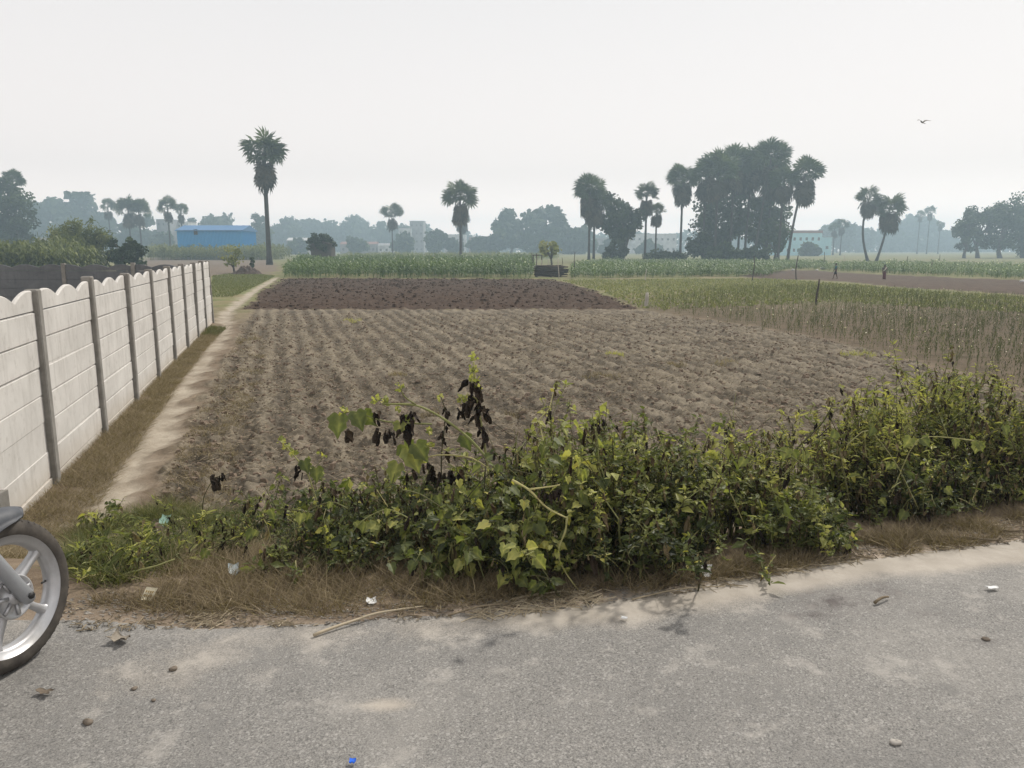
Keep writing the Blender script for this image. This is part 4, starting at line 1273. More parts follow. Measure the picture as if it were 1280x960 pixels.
def sacks(px, py, w, label):
    g = np.random.default_rng(int(px)); p = on_ground(px, py)
    m = p[1] / FPX * w
    a = np.linspace(0, math.pi * 2, 13)[:-1]
    V = []; F = []
    k = 12; L = 6
    for i in range(L + 1):
        th = math.pi * i / L
        for q in a: V.append((p[0] + m * .5 * math.sin(th) * math.cos(q) * (1 + .12 * math.sin(3 * q)), p[1] + m * .35 * math.sin(th) * math.sin(q), p[2] + m * .2 + m * .26 * math.cos(th) * (1 + .2 * math.sin(2 * q))))
    for i in range(L):
        for j in range(k): F.append([i * k + j, i * k + (j + 1) % k, (i + 1) * k + (j + 1) % k, (i + 1) * k + j])
    tag(Geo().add(V, F).build('sack', M_WHITEB, None, True, origin=p), label, 'sack', 'white sacks lying by the brown track')
sacks(1029, 337, 8, 'larger white sack beyond the brown track left of the walking people')
sacks(1021, 338.5, 4, 'small white sack beside the larger one beyond the track')
sacks(991, 338, 4, 'tiny white sack at the left end of the brown track')
sacks(1278, 353, 7, 'white sack at the right edge of the view on the track')

# ------------------------------------------------------------------ people and the bird
M_SKIN = flat('brown_skin', (0.11, 0.065, 0.045), 0.6); M_HAIR = flat('black_hair', (0.012, 0.011, 0.011), 0.5)
M_TEAL = flat('teal_cloth', (0.05, 0.14, 0.16), 0.9); M_NAVY = flat('dark_cloth', (0.02, 0.022, 0.03), 0.9)
M_OLIVE = flat('drab_cloth', (0.09, 0.08, 0.06), 0.9); M_MAROON = flat('maroon_cloth', (0.10, 0.025, 0.03), 0.9); M_CREAM = flat('cream_cloth', (0.55, 0.5, 0.42), 0.9)

def skin_mesh(name, verts, edges, rad, mat, parent, root=0, sub=2):
    me = bpy.data.meshes.new(name); me.from_pydata([tuple(v) for v in verts], edges, [])
    o = bpy.data.objects.new(name, me); COL.objects.link(o)
    md = o.modifiers.new('skin', 'SKIN'); md.use_smooth_shade = True
    for i, r in enumerate(rad):
        sv = me.skin_vertices[0].data[i]; sv.radius = (r, r) if not isinstance(r, tuple) else r
        sv.use_root = (i == root)
    s = o.modifiers.new('sub', 'SUBSURF'); s.levels = sub; s.render_levels = sub
    dg = bpy.context.evaluated_depsgraph_get(); dg.update()
    m2 = bpy.data.meshes.new_from_object(o.evaluated_get(dg))
    m2.name = name; m2.materials.clear(); m2.materials.append(mat)
    o.modifiers.clear(); o.data = m2; bpy.data.meshes.remove(me)
    if parent is not None: o.parent = parent
    return o

def person(px, by, ty, face, label, top, bottom, long_wrap=False, stride=0.18, extra=None):
    b = on_ground(px, by); z0 = gz(b[0], b[1])
    h = (at_depth(px, ty, b[1])[2] - z0) / 1.68
    t = thing('person', (b[0], b[1], z0), label, 'person', None)
    t.rotation_euler = (0, 0, face); t.scale = (h, h, h)
    s = stride
    # x forward, y left
    V = [(0, 0, .92), (0, 0, 1.12), (0.01, 0, 1.32), (0.01, 0, 1.44), (0.03, 0, 1.52), (0.04, 0, 1.63)]
    E = [(0, 1), (1, 2), (2, 3), (3, 4), (4, 5)]; Rr = [.135, .115, .135, .055, .075, .07]
    def add(p, r, par):
        V.append(p); Rr.append(r); E.append((par, len(V) - 1)); return len(V) - 1
    for sd, f in ((1, 1), (-1, -1)):
        k = add((0.0, sd * .09, .86), .095, 0); k = add((f * s * .55 + .03, sd * .09, .48), .06, k); k = add((f * s - .02 * f, sd * .09, .09), .038, k); add((f * s + .14, sd * .10, .035), .032, k)
        k = add((0, sd * .19, 1.37), .055, 2); k = add((-f * s * .4, sd * .23, 1.10), .042, k); k = add((-f * s * .5 + .08, sd * .24, .86), .03, k)
        w = add((-f * s * .5 + .11, sd * .24, .79), .03, k)
        for q in range(4): 
            k2 = add((-f * s * .5 + .10 + .018 * q, sd * .24, .73), .009, w); add((-f * s * .5 + .105 + .018 * q, sd * .232, .69), .008, k2)
        k2 = add((-f * s * .5 + .155, sd * .225, .76), .009, k); add((-f * s * .5 + .165, sd * .22, .73), .008, k2)
    skin_mesh('body', V, E, Rr, M_SKIN, t)
    skin_mesh('hair', [(0.015, 0, 1.60), (0.01, 0, 1.66), (-0.01, 0, 1.58)], [(0, 1), (0, 2)], [.082, .074, .07], M_HAIR, t)
    # nose, brow and ears as a small face mesh is inside the body's head; shirt and lower cloth follow
    Vs = [(0, 0, .93), (0, 0, 1.12), (0.01, 0, 1.34), (0.01, 0, 1.40)]; Es = [(0, 1), (1, 2), (2, 3)]; Rs = [.15, .135, .152, .08]
    for sd, f in ((1, 1), (-1, -1)):
        Vs += [(0, sd * .19, 1.37), (-f * s * .22, sd * .22, 1.2)]; n = len(Vs); Es += [(2, n - 2), (n - 2, n - 1)]; Rs += [.072, .062]
    skin_mesh('shirt', Vs, Es, Rs, top, t)
    if long_wrap:
        skin_mesh('wrap_skirt', [(0, 0, .98), (0.0, 0, .6), (0.02, 0, .16)], [(0, 1), (1, 2)], [.155, .17, .19], bottom, t)
        skin_mesh('shoulder_cloth', [(0.05, .14, 1.40), (0.09, .02, 1.22), (0.05, -.12, 1.02)], [(0, 1), (1, 2)], [.09, .07, .06], M_CREAM, t)
    else:
        Vs = [(0, 0, .96), (0, 0, .90)]; Es = [(0, 1)]; Rs = [.15, .15]
        for sd, f in ((1, 1), (-1, -1)):
            Vs += [(0, sd * .09, .82), (f * s * .45 + .03, sd * .09, .52)]; n = len(Vs); Es += [(1, n - 2), (n - 2, n - 1)]; Rs += [.115, .09]
        skin_mesh('shorts', Vs, Es, Rs, bottom, t)
    return t
person(1044, 349.5, 329, R(165), 'person in a teal shirt and dark knee length shorts striding left along the brown track', M_TEAL, M_NAVY, stride=.24)
person(1105, 350, 331, R(-100), 'person in a drab top and long maroon wrap walking on the brown track', M_OLIVE, M_MAROON, long_wrap=True, stride=.08)

def bird():
    Y = 60; c = at_depth(1153, 153, Y); m = Y / FPX
    g = Geo()
    G_ = Geo()
    prof = [(0.001, -.30), (.03, -.26), (.05, -.18), (.085, -.05), (.09, .08), (.06, .2), (.055, .25), (.045, .30), (.012, .36), (.001, .37)]
    M = np.array([[0, 1, 0], [0, 0, 1], [1, 0, 0]]).T @ np.eye(3)
    My = np.array([[1, 0, 0], [0, 0, 1], [0, -1, 0]])
    G_.lathe(prof, 12, My)
    # fan tail
    G_.prism([(-.03, -.22), (-.11, -.48), (.11, -.48), (.03, -.22)], 0.02)
    for s in (-1, 1):
        st = [(0.05, .10, -.12, .02), (.28, .14, -.10, .20), (.52, .10, -.12, .26), (.76, -.02, -.16, .27), (.92, -.14, -.22, .25)]
        V = []; F = []
        for x, f, bk, z in st: V += [(s * x, f, z + .012), (s * x, bk, z), (s * x, f, z - .012), (s * x, bk, z - .008)]
        for i in range(4):
            a = i * 4; b = a + 4
            F += [[a, b, b + 1, a + 1], [a + 2, a + 3, b + 3, b + 2], [a, a + 2, b + 2, b], [a + 1, b + 1, b + 3, a + 3]]
        e = 16; F.append([e, e + 1, e + 3, e + 2])
        G_.add(V, F)
    a = R(14); k = 0.66
    Rz = np.array([[math.cos(a), -math.sin(a), 0], [math.sin(a), math.cos(a), 0], [0, 0, 1]]) * k
    Rp = np.array([[1, 0, 0], [0, math.cos(.45), -math.sin(.45)], [0, math.sin(.45), math.cos(.45)]])
    tag(G_.xf(Rz @ Rp, c).build('bird', flat('bird_feather', (0.16, 0.135, 0.11)), None, True, origin=c), 'brown bird of prey gliding with raised wings in the sky on the right', 'bird')
bird()
# ------------------------------------------------------------------ motorcycle at the left edge
M_TYRE = rough_mat('tyre_rubber', (0.045, 0.040, 0.036), (0.10, 0.088, 0.075), 14, 0.85, 0.2, 70, 0.003)
M_ALLOY = rough_mat('silver_alloy', (0.40, 0.40, 0.41), (0.52, 0.52, 0.53), 10, 0.38, 0.5, 120, 0.0006, 0.3, 0.45, stain=(0.30, 0.28, 0.25))
M_FORK = rough_mat('grey_fork_paint', (0.30, 0.31, 0.33), (0.38, 0.39, 0.41), 9, 0.35, 0.5, 120, 0.0005, 0.2, 0.4)
M_PLAST = rough_mat('grey_plastic', (0.05, 0.055, 0.065), (0.085, 0.09, 0.10), 6, 0.58, 0.4, 90, 0.0006, 0.2, 0.0, stain=(0.20, 0.185, 0.165))
M_BLACKP = rough_mat('black_plastic', (0.018, 0.018, 0.019), (0.035, 0.034, 0.034), 9, 0.5, 0.4)
M_LAMP = flat('headlight_glass', (0.55, 0.57, 0.6), 0.1, 0.6)
M_SEAT = rough_mat('seat_vinyl', (0.02, 0.02, 0.02), (0.035, 0.034, 0.033), 20, 0.6, 0.3)
M_RED = flat('red_paint', (0.30, 0.02, 0.02), 0.3, 0.5)

def motorcycle():
    a = R(76)
    c0 = on_z(20, 833)
    C = np.array([c0[0], c0[1], gz(c0[0], c0[1])])
    t = thing('motorcycle', tuple(C), 'grey motorcycle at the left edge, showing only its front wheel, fork and mudguard', 'motorcycle')
    lean = R(4)
    Rz = np.array([[math.cos(a), -math.sin(a), 0], [math.sin(a), math.cos(a), 0], [0, 0, 1]])
    Rx = np.array([[1, 0, 0], [0, math.cos(-lean), -math.sin(-lean)], [0, math.sin(-lean), math.cos(-lean)]])
    MM = Rz @ Rx
    def B(g_, name, mat, par=None, smooth=True):
        return g_.xf(MM, C).build(name, mat, par or t, smooth)
    My = np.array([[1, 0, 0], [0, 0, 1], [0, -1, 0]])      # lathe axis z -> y
    RW = 0.297
    def wheel(cx, name, rear=False):
        w = 0.042 if not rear else 0.055
        c = (cx, 0, RW)
        prof = []
        for k in range(17):
            q = -R(118) + R(236) * k / 16
            prof.append((RW - w + w * math.cos(q), w * 1.0 * math.sin(q)))
        tg = Geo(); tg.lathe(prof, 72, My, c)
        # tread grooves: raised blocks on the shoulder
        for k in range(60):
            q = 2 * math.pi * k / 60
            for s in (-1, 1):
                tilt = R(28) * s
                rr = RW - w + w * 0.86
                p = np.array([rr * math.cos(q), s * w * .50, rr * math.sin(q)]) + c
                er = np.array([math.cos(q), 0, math.sin(q)]); et = np.array([-math.sin(q), 0, math.cos(q)]); ey = np.array([0, 1.0, 0])
                nn = er * .86 + ey * s * .5; nn /= np.linalg.norm(nn)
                u = et * math.cos(tilt) + np.cross(nn, et) * math.sin(tilt); v = np.cross(nn, u)
                tg.box(p * 1.0, (.006, .026, .0009), M=np.stack([u, v, nn], -1))
        tw = B(tg, name, M_TYRE)
        rg = Geo()
        ri = 0.205
        rg.lathe([(RW - w * 1.42, -.036), (RW - w * 1.42 + .008, -.040), (RW - w * 1.42 + .010, -.034), (ri + .004, -.028), (ri - .008, -.012), (ri - .008, .012), (ri + .004, .028), (RW - w * 1.42 + .010, .034), (RW - w * 1.42 + .008, .040), (RW - w * 1.42, .036), (ri + .022, .026), (ri + .014, 0), (ri + .022, -.026)], 72, My, c, closed=True)
        B(rg, 'rim', M_ALLOY, tw)
        for k in range(5):
            q = R(33 - 72 * k)
            e = np.array([math.cos(q), 0, math.sin(q)]); nrm = np.array([-math.sin(q), 0, math.cos(q)])
            sg = Geo()
            st = [(.055, .020, .030), (.09, .017, .027), (.15, .0135, .021), (.19, .016, .021), (.202, .024, .022)]
            V = []; F = []
            for r_, hw, th in st:
                p = np.array(c) + e * r_
                for (i, j) in ((-1, -.55), (-.6, -1), (.6, -1), (1, -.55), (1, .55), (.6, 1), (-.6, 1), (-1, .55)):
                    V.append(p + nrm * hw * i + np.array([0, th * j, 0]))
            for i in range(4):
                for j in range(8): F.append([i * 8 + j, i * 8 + (j + 1) % 8, i * 8 + 8 + (j + 1) % 8, i * 8 + 8 + j])
            sg.add(np.array(V), F); B(sg, 'spoke', M_ALLOY, tw)
        hg = Geo()
        hg.lathe([(.001, .055), (.05, .055), (.062, .048), (.066, .03), (.050, .0), (.066, -.03), (.084, -.042), (.086, -.056), (.080, -.060), (.074, -.052), (.030, -.052), (.028, -.066), (.001, -.066)], 36, My, c)
        for k in range(7):
            q = 2 * math.pi * k / 7 + .3
            p = np.array(c) + np.array([math.cos(q) * .052, -.056, math.sin(q) * .052])
            er = np.array([math.cos(q), 0, math.sin(q)])
            hg.box(p, (.046, .010, .012), M=np.stack([er, [0, 1, 0], np.cross(er, [0, 1, 0])], -1))
        B(hg, 'hub', M_ALLOY, tw)
        vg = Geo().tube([np.array(c) + [.19, -.005, -.02], np.array(c) + [.165, -.012, -.018]], [.005, .004], 8); B(vg, 'valve', M_BLACKP, tw)
        return tw
    wheel(0, 'front_wheel'); wheel(-1.28, 'rear_wheel', True)
    # telescopic fork
    rk = R(29)
    up = np.array([-math.sin(rk), 0, math.cos(rk)])
    for s in (-1, 1):
        g_ = Geo()
        ax = np.array([0.02, s * .085, RW + .0])
        g_.tube([ax - up * .035, ax - up * .03, ax, ax + up * .05, ax + up * .30, ax + up * .34, ax + up * .345], [.012, .023, .029, .027, .0275, .031, .024], 18)
        g_.tube([ax + up * .34, ax + up * .72], [.0165, .0165], 14, tint=.8)
        f = B(g_, 'fork_leg', M_FORK)
        B(Geo().tube([ax + [0, s * -.02, 0], ax + [0, s * .034, 0]], [.014, .014], 6), 'axle_nut', M_BLACKP, f)
    g_ = Geo()
    for s in (.50, .66): g_.box(np.array([.02, 0, RW]) + up * s, (.07, .22, .03), M=np.array([[math.cos(rk), 0, -math.sin(rk)], [0, 1, 0], [math.sin(rk), 0, math.cos(rk)]]))
    B(g_, 'triple_clamp', M_BLACKP, None, False)
    # mudguard
    n = 26; V = []; F = []
    ang = np.linspace(R(66), R(172), n)
    cs = [(-.068, -.060), (-.066, -.030), (-.058, -.004), (-.036, .014), (0, .020), (.036, .014), (.058, -.004), (.066, -.030), (.068, -.060)]
    k = len(cs)
    for i, q in enumerate(ang):
        taper = min(1, .35 + i / 5.0)
        for inner in (0, 1):
            for y, dr in cs:
                side = max(0, -dr) * (.3 + .7 * min(1, i / 8)); dr2 = dr if dr > 0 else -side
                rr = RW + .028 + dr2 - inner * .005
                V.append((rr * math.cos(q), y * taper * (1 - .06 * inner), RW + rr * math.sin(q)))
    for i in range(n - 1):
        for inner in (0, 1):
            for j in range(k - 1):
                a_ = i * 2 * k + inner * k + j; F.append([a_, a_ + 1, a_ + 1 + 2 * k, a_ + 2 * k])
        for j in (0, k - 1):
            a_ = i * 2 * k + j; F.append([a_, a_ + k, a_ + 3 * k, a_ + 2 * k])
    for i in (0, n - 1):
        for j in range(k - 1):
            a_ = i * 2 * k + j; F.append([a_, a_ + 1, a_ + 1 + k, a_ + k])
    B(Geo().add(np.array(V), F), 'mudguard', M_PLAST)
    # headlight, handlebar, tank, seat, engine, tail : mostly beyond the frame
    hd = np.array([.02, 0, RW]) + up * .62 + np.array([.11, 0, 0.02])
    Mx = np.array([[0, 0, 1], [1, 0, 0], [0, 1, 0]])
    h = B(Geo().lathe([(.001, -.10), (.06, -.09), (.09, -.03), (.098, .03), (.092, .04)], 24, Mx, hd), 'headlight', M_PLAST)
    B(Geo().lathe([(.092, .036), (.06, .055), (.001, .06)], 24, Mx, hd), 'lens', M_LAMP, h)
    top = np.array([.02, 0, RW]) + up * .74
    hb = B(Geo().tube([top + [-.12, -.36, .05], top + [-.06, -.22, .08], top + [0, -.1, .02], top, top + [0, .1, .02], top + [-.06, .22, .08], top + [-.12, .36, .05]], .0115, 10), 'handlebar', M_FORK)
    for s in (-1, 1):
        B(Geo().tube([top + [-.075, s * .25, .072], top + [-.12, s * .37, .048]], .017, 12), 'grip', M_BLACKP, hb)
        mr = top + np.array([-.03, s * .30, .24])
        B(Geo().tube([top + [-.065, s * .22, .08], mr], .006, 8), 'mirror_stem', M_BLACKP, hb)
        B(Geo().lathe([(.001, -.015), (.05, -.012), (.055, 0), (.05, .004), (.001, .004)], 20, -Mx, mr), 'mirror', M_BLACKP, hb)
    def loft(secs, name, mat):
        V = []; F = []; k = 14
        for x, z, hw, hh in secs:
            for j in range(k):
                q = 2 * math.pi * j / k
                V.append((x, hw * math.copysign(abs(math.cos(q)) ** .7, math.cos(q)), z + hh * math.copysign(abs(math.sin(q)) ** .7, math.sin(q))))
        for i in range(len(secs) - 1):
            for j in range(k): F.append([i * k + j, i * k + (j + 1) % k, (i + 1) * k + (j + 1) % k, (i + 1) * k + j])
        F += [list(range(k))[::-1], [(len(secs) - 1) * k + j for j in range(k)]]
        return B(Geo().add(np.array(V), F), name, mat)
    loft([(-.30, .86, .05, .05), (-.36, .87, .11, .09), (-.50, .87, .14, .12), (-.64, .84, .12, .10), (-.74, .80, .07, .06)], 'fuel_tank', M_PLAST)
    loft([(-.68, .80, .09, .03), (-.85, .79, .12, .045), (-1.05, .81, .13, .05), (-1.3, .85, .12, .045), (-1.42, .87, .06, .03)], 'seat', M_SEAT)
    loft([(-.42, .45, .10, .10), (-.52, .45, .13, .16), (-.72, .42, .14, .15), (-.82, .42, .09, .09)], 'engine', M_ALLOY)
    loft([(-1.10, .74, .10, .04), (-1.35, .80, .11, .05), (-1.62, .74, .06, .03)], 'tail_cowl', M_PLAST)
    g_ = Geo()
    g_.tube([(-.30, 0, .88), (-.45, 0, .60), (-.55, 0, .30), (-.80, 0, .30)], .02, 8); g_.tube([(-.32, 0, .90), (-.75, 0, .74), (-1.4, 0, .82)], .018, 8)
    for s in (-1, 1): g_.tube([(-.78, s * .08, .36), (-1.28, s * .10, RW)], .018, 8); g_.tube([(-1.26, s * .12, RW), (-1.12, s * .12, .74)], .022, 8)
    B(g_, 'frame', M_BLACKP)
    B(Geo().tube([(-.50, -.10, .32), (-.62, -.14, .24), (-.95, -.15, .28), (-1.45, -.16, .40)], [.018, .02, .035, .04], 12), 'exhaust', M_ALLOY)
    B(Geo().tube([(-.72, .10, .30), (-.80, .30, .02 + .30 * math.tan(lean))], .012, 8), 'side_stand', M_BLACKP)
    B(Geo().lathe([(.001, 0), (.04, .0), (.045, .02), (.001, .03)], 16, -Mx, (-1.60, 0, .78)), 'tail_lamp', M_RED)
motorcycle()

# ------------------------------------------------------------------ roadside weeds
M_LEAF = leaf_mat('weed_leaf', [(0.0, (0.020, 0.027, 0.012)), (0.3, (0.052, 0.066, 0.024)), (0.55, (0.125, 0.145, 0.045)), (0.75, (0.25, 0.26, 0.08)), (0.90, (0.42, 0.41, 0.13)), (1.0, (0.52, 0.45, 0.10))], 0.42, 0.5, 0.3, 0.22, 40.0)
M_STEM = leaf_mat('weed_stem', [(0.0, (0.035, 0.030, 0.018)), (0.4, (0.09, 0.085, 0.035)), (0.8, (0.22, 0.23, 0.09)), (1.0, (0.42, 0.38, 0.17))], 0.0, 0.7, 0.2, 0.2, 30.0)
M_WILT = leaf_mat('wilted_leaf', [(0.0, (0.014, 0.010, 0.009)), (0.6, (0.042, 0.030, 0.022)), (1.0, (0.10, 0.07, 0.045))], 0.08, 0.8, 0.15, 0.3, 40.0)
M_DRY = leaf_mat('dry_grass', [(0.0, (0.06, 0.045, 0.028)), (0.5, (0.175, 0.135, 0.082)), (1.0, (0.38, 0.31, 0.20))], 0.25, 0.8, 0.15, 0.2, 40.0)
M_STRAW = leaf_mat('straw', [(0.0, (0.08, 0.062, 0.042)), (0.5, (0.25, 0.20, 0.135)), (1.0, (0.48, 0.41, 0.30))], 0.1, 0.8, 0.15, 0.25, 60.0)
M_GREENG = leaf_mat('green_grass', [(0.0, (0.04, 0.045, 0.018)), (0.45, (0.085, 0.098, 0.032)), (0.72, (0.16, 0.165, 0.06)), (1.0, (0.34, 0.27, 0.14))], 0.35, 0.6, 0.2, 0.2, 40.0)

def heart_tpl():
    """broad lobed leaf, stalk at the origin, tip along +y, drooping"""
    ys = np.array([-.14, .10, .30, .48, .70, 1.0]); wd = np.array([.26, .52, .38, .43, .18, .0])
    zz = -0.16 * np.clip(ys, 0, 1) ** 2
    V = []
    for y, w, z in zip(ys, wd, zz):
        V += [(-w, y + (0.03 if w > .4 else 0), z + w * .16 + (.03 if int(y * 10) % 2 else 0)), (-w * .5, y, z + w * .03), (0, max(y, .0), z - .03), (w * .5, y, z + w * .03), (w, y + (0.03 if w > .4 else 0), z + w * .16)]
    F = []
    for i in range(5):
        for j in range(4): F.append([i * 5 + j, i * 5 + j + 1, i * 5 + 6 + j, i * 5 + 5 + j])
    return np.array(V), np.array(F)
def oval_tpl():
    V = [(0, 0, 0), (-.27, .38, .08), (0, .42, 0), (.27, .38, .08), (-.17, .75, .02), (0, .8, -.05), (.17, .75, .02), (0, 1.0, -.14)]
    return np.array(V, float), np.array([[0, 2, 1, 1], [0, 3, 2, 2], [1, 2, 5, 4], [2, 3, 6, 5], [4, 5, 7, 7], [5, 6, 7, 7]])
def wilt_tpl():
    V = []; F = []
    ys = np.linspace(0, 1, 6); wd = np.array([.03, .15, .21, .18, .12, .02])
    for i, (y, w) in enumerate(zip(ys, wd)):
        tw = i * .5
        for x, z in ((-w, .10), (-w * .3, -.07), (w * .3, .08), (w, -.08)):
            V.append((x * math.cos(tw) - z * .8 * math.sin(tw), y, x * math.sin(tw) * .8 + z * math.cos(tw)))
    for i in range(5):
        for j in range(3): F.append([i * 4 + j, i * 4 + j + 1, i * 4 + 5 + j, i * 4 + 4 + j])
    return np.array(V), np.array(F)
HEART = heart_tpl(); HEART = HEART + (np.tile([.02, -.03, .13, -.03, .02], 6) + np.random.default_rng(4).normal(0, .05, 30),); WILT = wilt_tpl()
_V, _F = oval_tpl()
OVAL = (_V, np.array([[0, 2, 5, 1], [1, 5, 4, 4], [0, 3, 5, 2], [3, 6, 5, 5], [4, 5, 7, 7], [5, 6, 7, 7]]))
# quads only, degenerate-free version of the small oval leaf
OVAL = (np.array([(0, 0, 0), (-.27, .40, .07), (0, .48, -.02), (.27, .40, .07), (0, 1.0, -.14), (-.12, .8, -.02), (.12, .8, -.02)], float), np.array([[0, 2, 5, 1], [0, 3, 6, 2], [2, 6, 4, 5]]))

def curve(p0, p1, sag, n, g, wob=0.03):
    t = np.linspace(0, 1, n)
    L = np.linalg.norm(np.array(p1) - p0)
    pts = np.array(p0) + (np.array(p1) - p0) * t[:, None]
    pts[:, 2] += sag * np.sin(t * math.pi)
    w = np.cumsum(g.normal(0, wob * L / n ** .5, (n, 3)), 0); w -= t[:, None] * w[-1]
    return pts + w

def weed(name, px, by, w_px, env, kind, label, seed, nst=60, dens=1.0, tint=0.5, leaf=None, group='roadside weeds', back=0.35, depth=0.45, cat='weed', yellow=0.03, dead=0.12, lobes=0):
    """a bushy weed: stems from a patch of ground up to the outline env [(px, top py)...]"""
    g = np.random.default_rng(7000 + seed)
    b = on_ground(px, by); Y0 = b[1] + back
    gx = at_depth(px, by, Y0)[0]
    base = np.array([gx, Y0, gz(gx, Y0)])
    t = thing(name, tuple(base), label, cat, group)
    m = Y0 / FPX
    W = w_px * m / 2
    ex = [e[0] for e in env]; ey = [e[1] for e in env]
    sg = Geo(); lv = Geo(); P = []; D = []; Nn = []; S = []; T = []
    for i in range(nst):
        y = Y0 + g.normal(0, depth * .5)
        q = px + w_px * .5 * g.uniform(-1, 1)
        X1 = at_depth(q, 500, y)[0]
        ztop = at_depth(q, np.interp(q, ex, ey), Y0)[2]
        u = g.random()
        edge = 1 - 0.35 * abs(q - px) / (w_px / 2)
        hfac = (1 - 0.75 * u ** 2.2)
        zg = gz(X1, y)
        z1 = zg + max(0.06, (ztop - zg) * hfac * (g.uniform(.62, 1.0) if g.random() > .14 else g.uniform(1.0, 1.16)))
        x0 = base[0] + (X1 - base[0]) * g.uniform(.3, .95) + g.normal(0, .07)
        y0 = Y0 + (y - Y0) * .6
        p0 = np.array([x0, y0, gz(x0, y0) - .02])
        y1 = y + g.normal(0, .10) - 0.22 * (1 - hfac)
        p1 = np.array([X1, y1, max(z1, gz(X1, y1) + .04)])
        pts = curve(p0, p1, g.uniform(0, .12), 8, g, .10)
        r = g.uniform(.0022, .0045)
        bare = g.random() < .16
        sg.tube(pts, r * np.linspace(1.3, .5, 8), 4, tint=np.clip(g.normal(.5, .28), 0, 1), cap=False)
        L = np.linalg.norm(p1 - p0)
        brs = [(pts, 1.0)]
        for k in range(g.integers(2, 5) if kind != 'broad' else g.integers(0, 3)):
            s = g.uniform(.25, .9); a = np.array([np.interp(s, np.linspace(0, 1, 8), pts[:, j]) for j in range(3)])
            e = a + (rdir(1, g)[0] * [1, .8, .5] + [0, 0, .55]) * L * g.uniform(.12, .32)
            bp = curve(a, e, .01, 5, g, .05)
            sg.tube(bp, r * .5, 3, tint=np.clip(g.normal(.5, .2), 0, 1), cap=False); brs.append((bp, .7))
        st = np.clip(g.normal(tint + (.04 if kind != 'broad' else -.04), .17), 0.05, .85)
        if bare: continue
        for bp, f in brs:
            LL = np.linalg.norm(np.diff(bp, axis=0), axis=1).sum()
            if kind == 'broad': n = max(2, int(LL * 17 * dens)); sz = .022 + .056 * g.random(n) ** 1.5; lo = .25
            elif kind == 'small': n = max(4, int(LL * 82 * dens)); sz = (.012 + .034 * g.random(n) ** 1.6) * np.where(g.random(n) < .10, 1.9, 1.0) * (leaf or 1); lo = .12
            elif kind == 'fine': n = max(4, int(LL * 78 * dens)); sz = (.012 + .034 * g.random(n) ** 1.6) * np.where(g.random(n) < .10, 1.9, 1.0) * (leaf or 1); lo = .15
            n = int(n)
            s = g.uniform(lo if f == 1 else .1, 1.0, n) ** .8
            tt = np.linspace(0, 1, len(bp))
            pp = np.stack([np.interp(s, tt, bp[:, j]) for j in range(3)], -1)
            d = rdir(n, g) * [1, 1, .5] + [0, 0, .25 if kind != 'broad' else -.05]
            nm = np.array([0, -.25, 1.0]) + g.normal(0, .45, (n, 3))
            if kind == 'broad':
                # stalk carries the leaf away from the stem
                e = pp + d * sz[:, None] * .6
                for k in range(n): sg.tube([pp[k], e[k]], .0014, 3, tint=.6, cap=False)
                pp = e; d = d + [0, -.2, -.30]
            P.append(pp + g.normal(0, .004, (n, 3))); D.append(d); Nn.append(nm); S.append(sz)
            T.append(np.clip(st + g.normal(0, .07, n) + .22 * (s - .5) * (1 if f == 1 else .7), 0, .9))
    P = np.concatenate(P); D = np.concatenate(D); Nn = np.concatenate(Nn); S = np.concatenate(S); T = np.concatenate(T)
    T = np.where(g.random(len(T)) < yellow, g.uniform(.88, 1.0, len(T)), T)
    kdead = g.random(len(T)) < dead
    Bm = basis(D, Nn) * S[:, None, None]
    tpl = HEART if kind == 'broad' else OVAL
    if kind == 'broad': Bm[:, :, 2] *= g.uniform(.3, 3.0, (len(Bm), 1)); Bm[:, :, 0] *= g.uniform(.65, 1.1, (len(Bm), 1))
    if kind == 'fine': Bm = Bm * np.array([.62, 1.15, 1])[None, None, :]
    lv.inst(tpl, Bm[~kdead], P[~kdead], T[~kdead])
    sg.build('stem', M_STEM, t)
    lv.build('foliage', M_LEAF, t)
    if kdead.any():
        dd = Geo(); n = kdead.sum()
        Bd = basis(D[kdead] * .5 + [0, 0, -1.2], rdir(n, g)) * (S[kdead] * 1.3)[:, None, None]
        br = g.random(n) < .55; Pd_ = P[kdead]
        dd.inst(WILT, Bd[~br], Pd_[~br], g.random((~br).sum())); dd.inst(WILT, Bd[br], Pd_[br], g.uniform(.15, .8, br.sum()), 1); dd.build('withered_leaves', [M_WILT, M_DRY], t)
    if lobes:
        # pale flower buds at the tips
        bd = Geo()
        idx = g.choice(len(P), lobes, replace=False)
        for c in P[idx]:
            k = 7
            bd.inst(OVAL, basis(rdir(k, g) + [0, 0, .6], rdir(k, g)) * g.uniform(.012, .022, k)[:, None, None], c + g.normal(0, .008, (k, 3)), g.uniform(.78, .93, k))
        bd.build('flower_buds', M_LEAF, t)
    return t

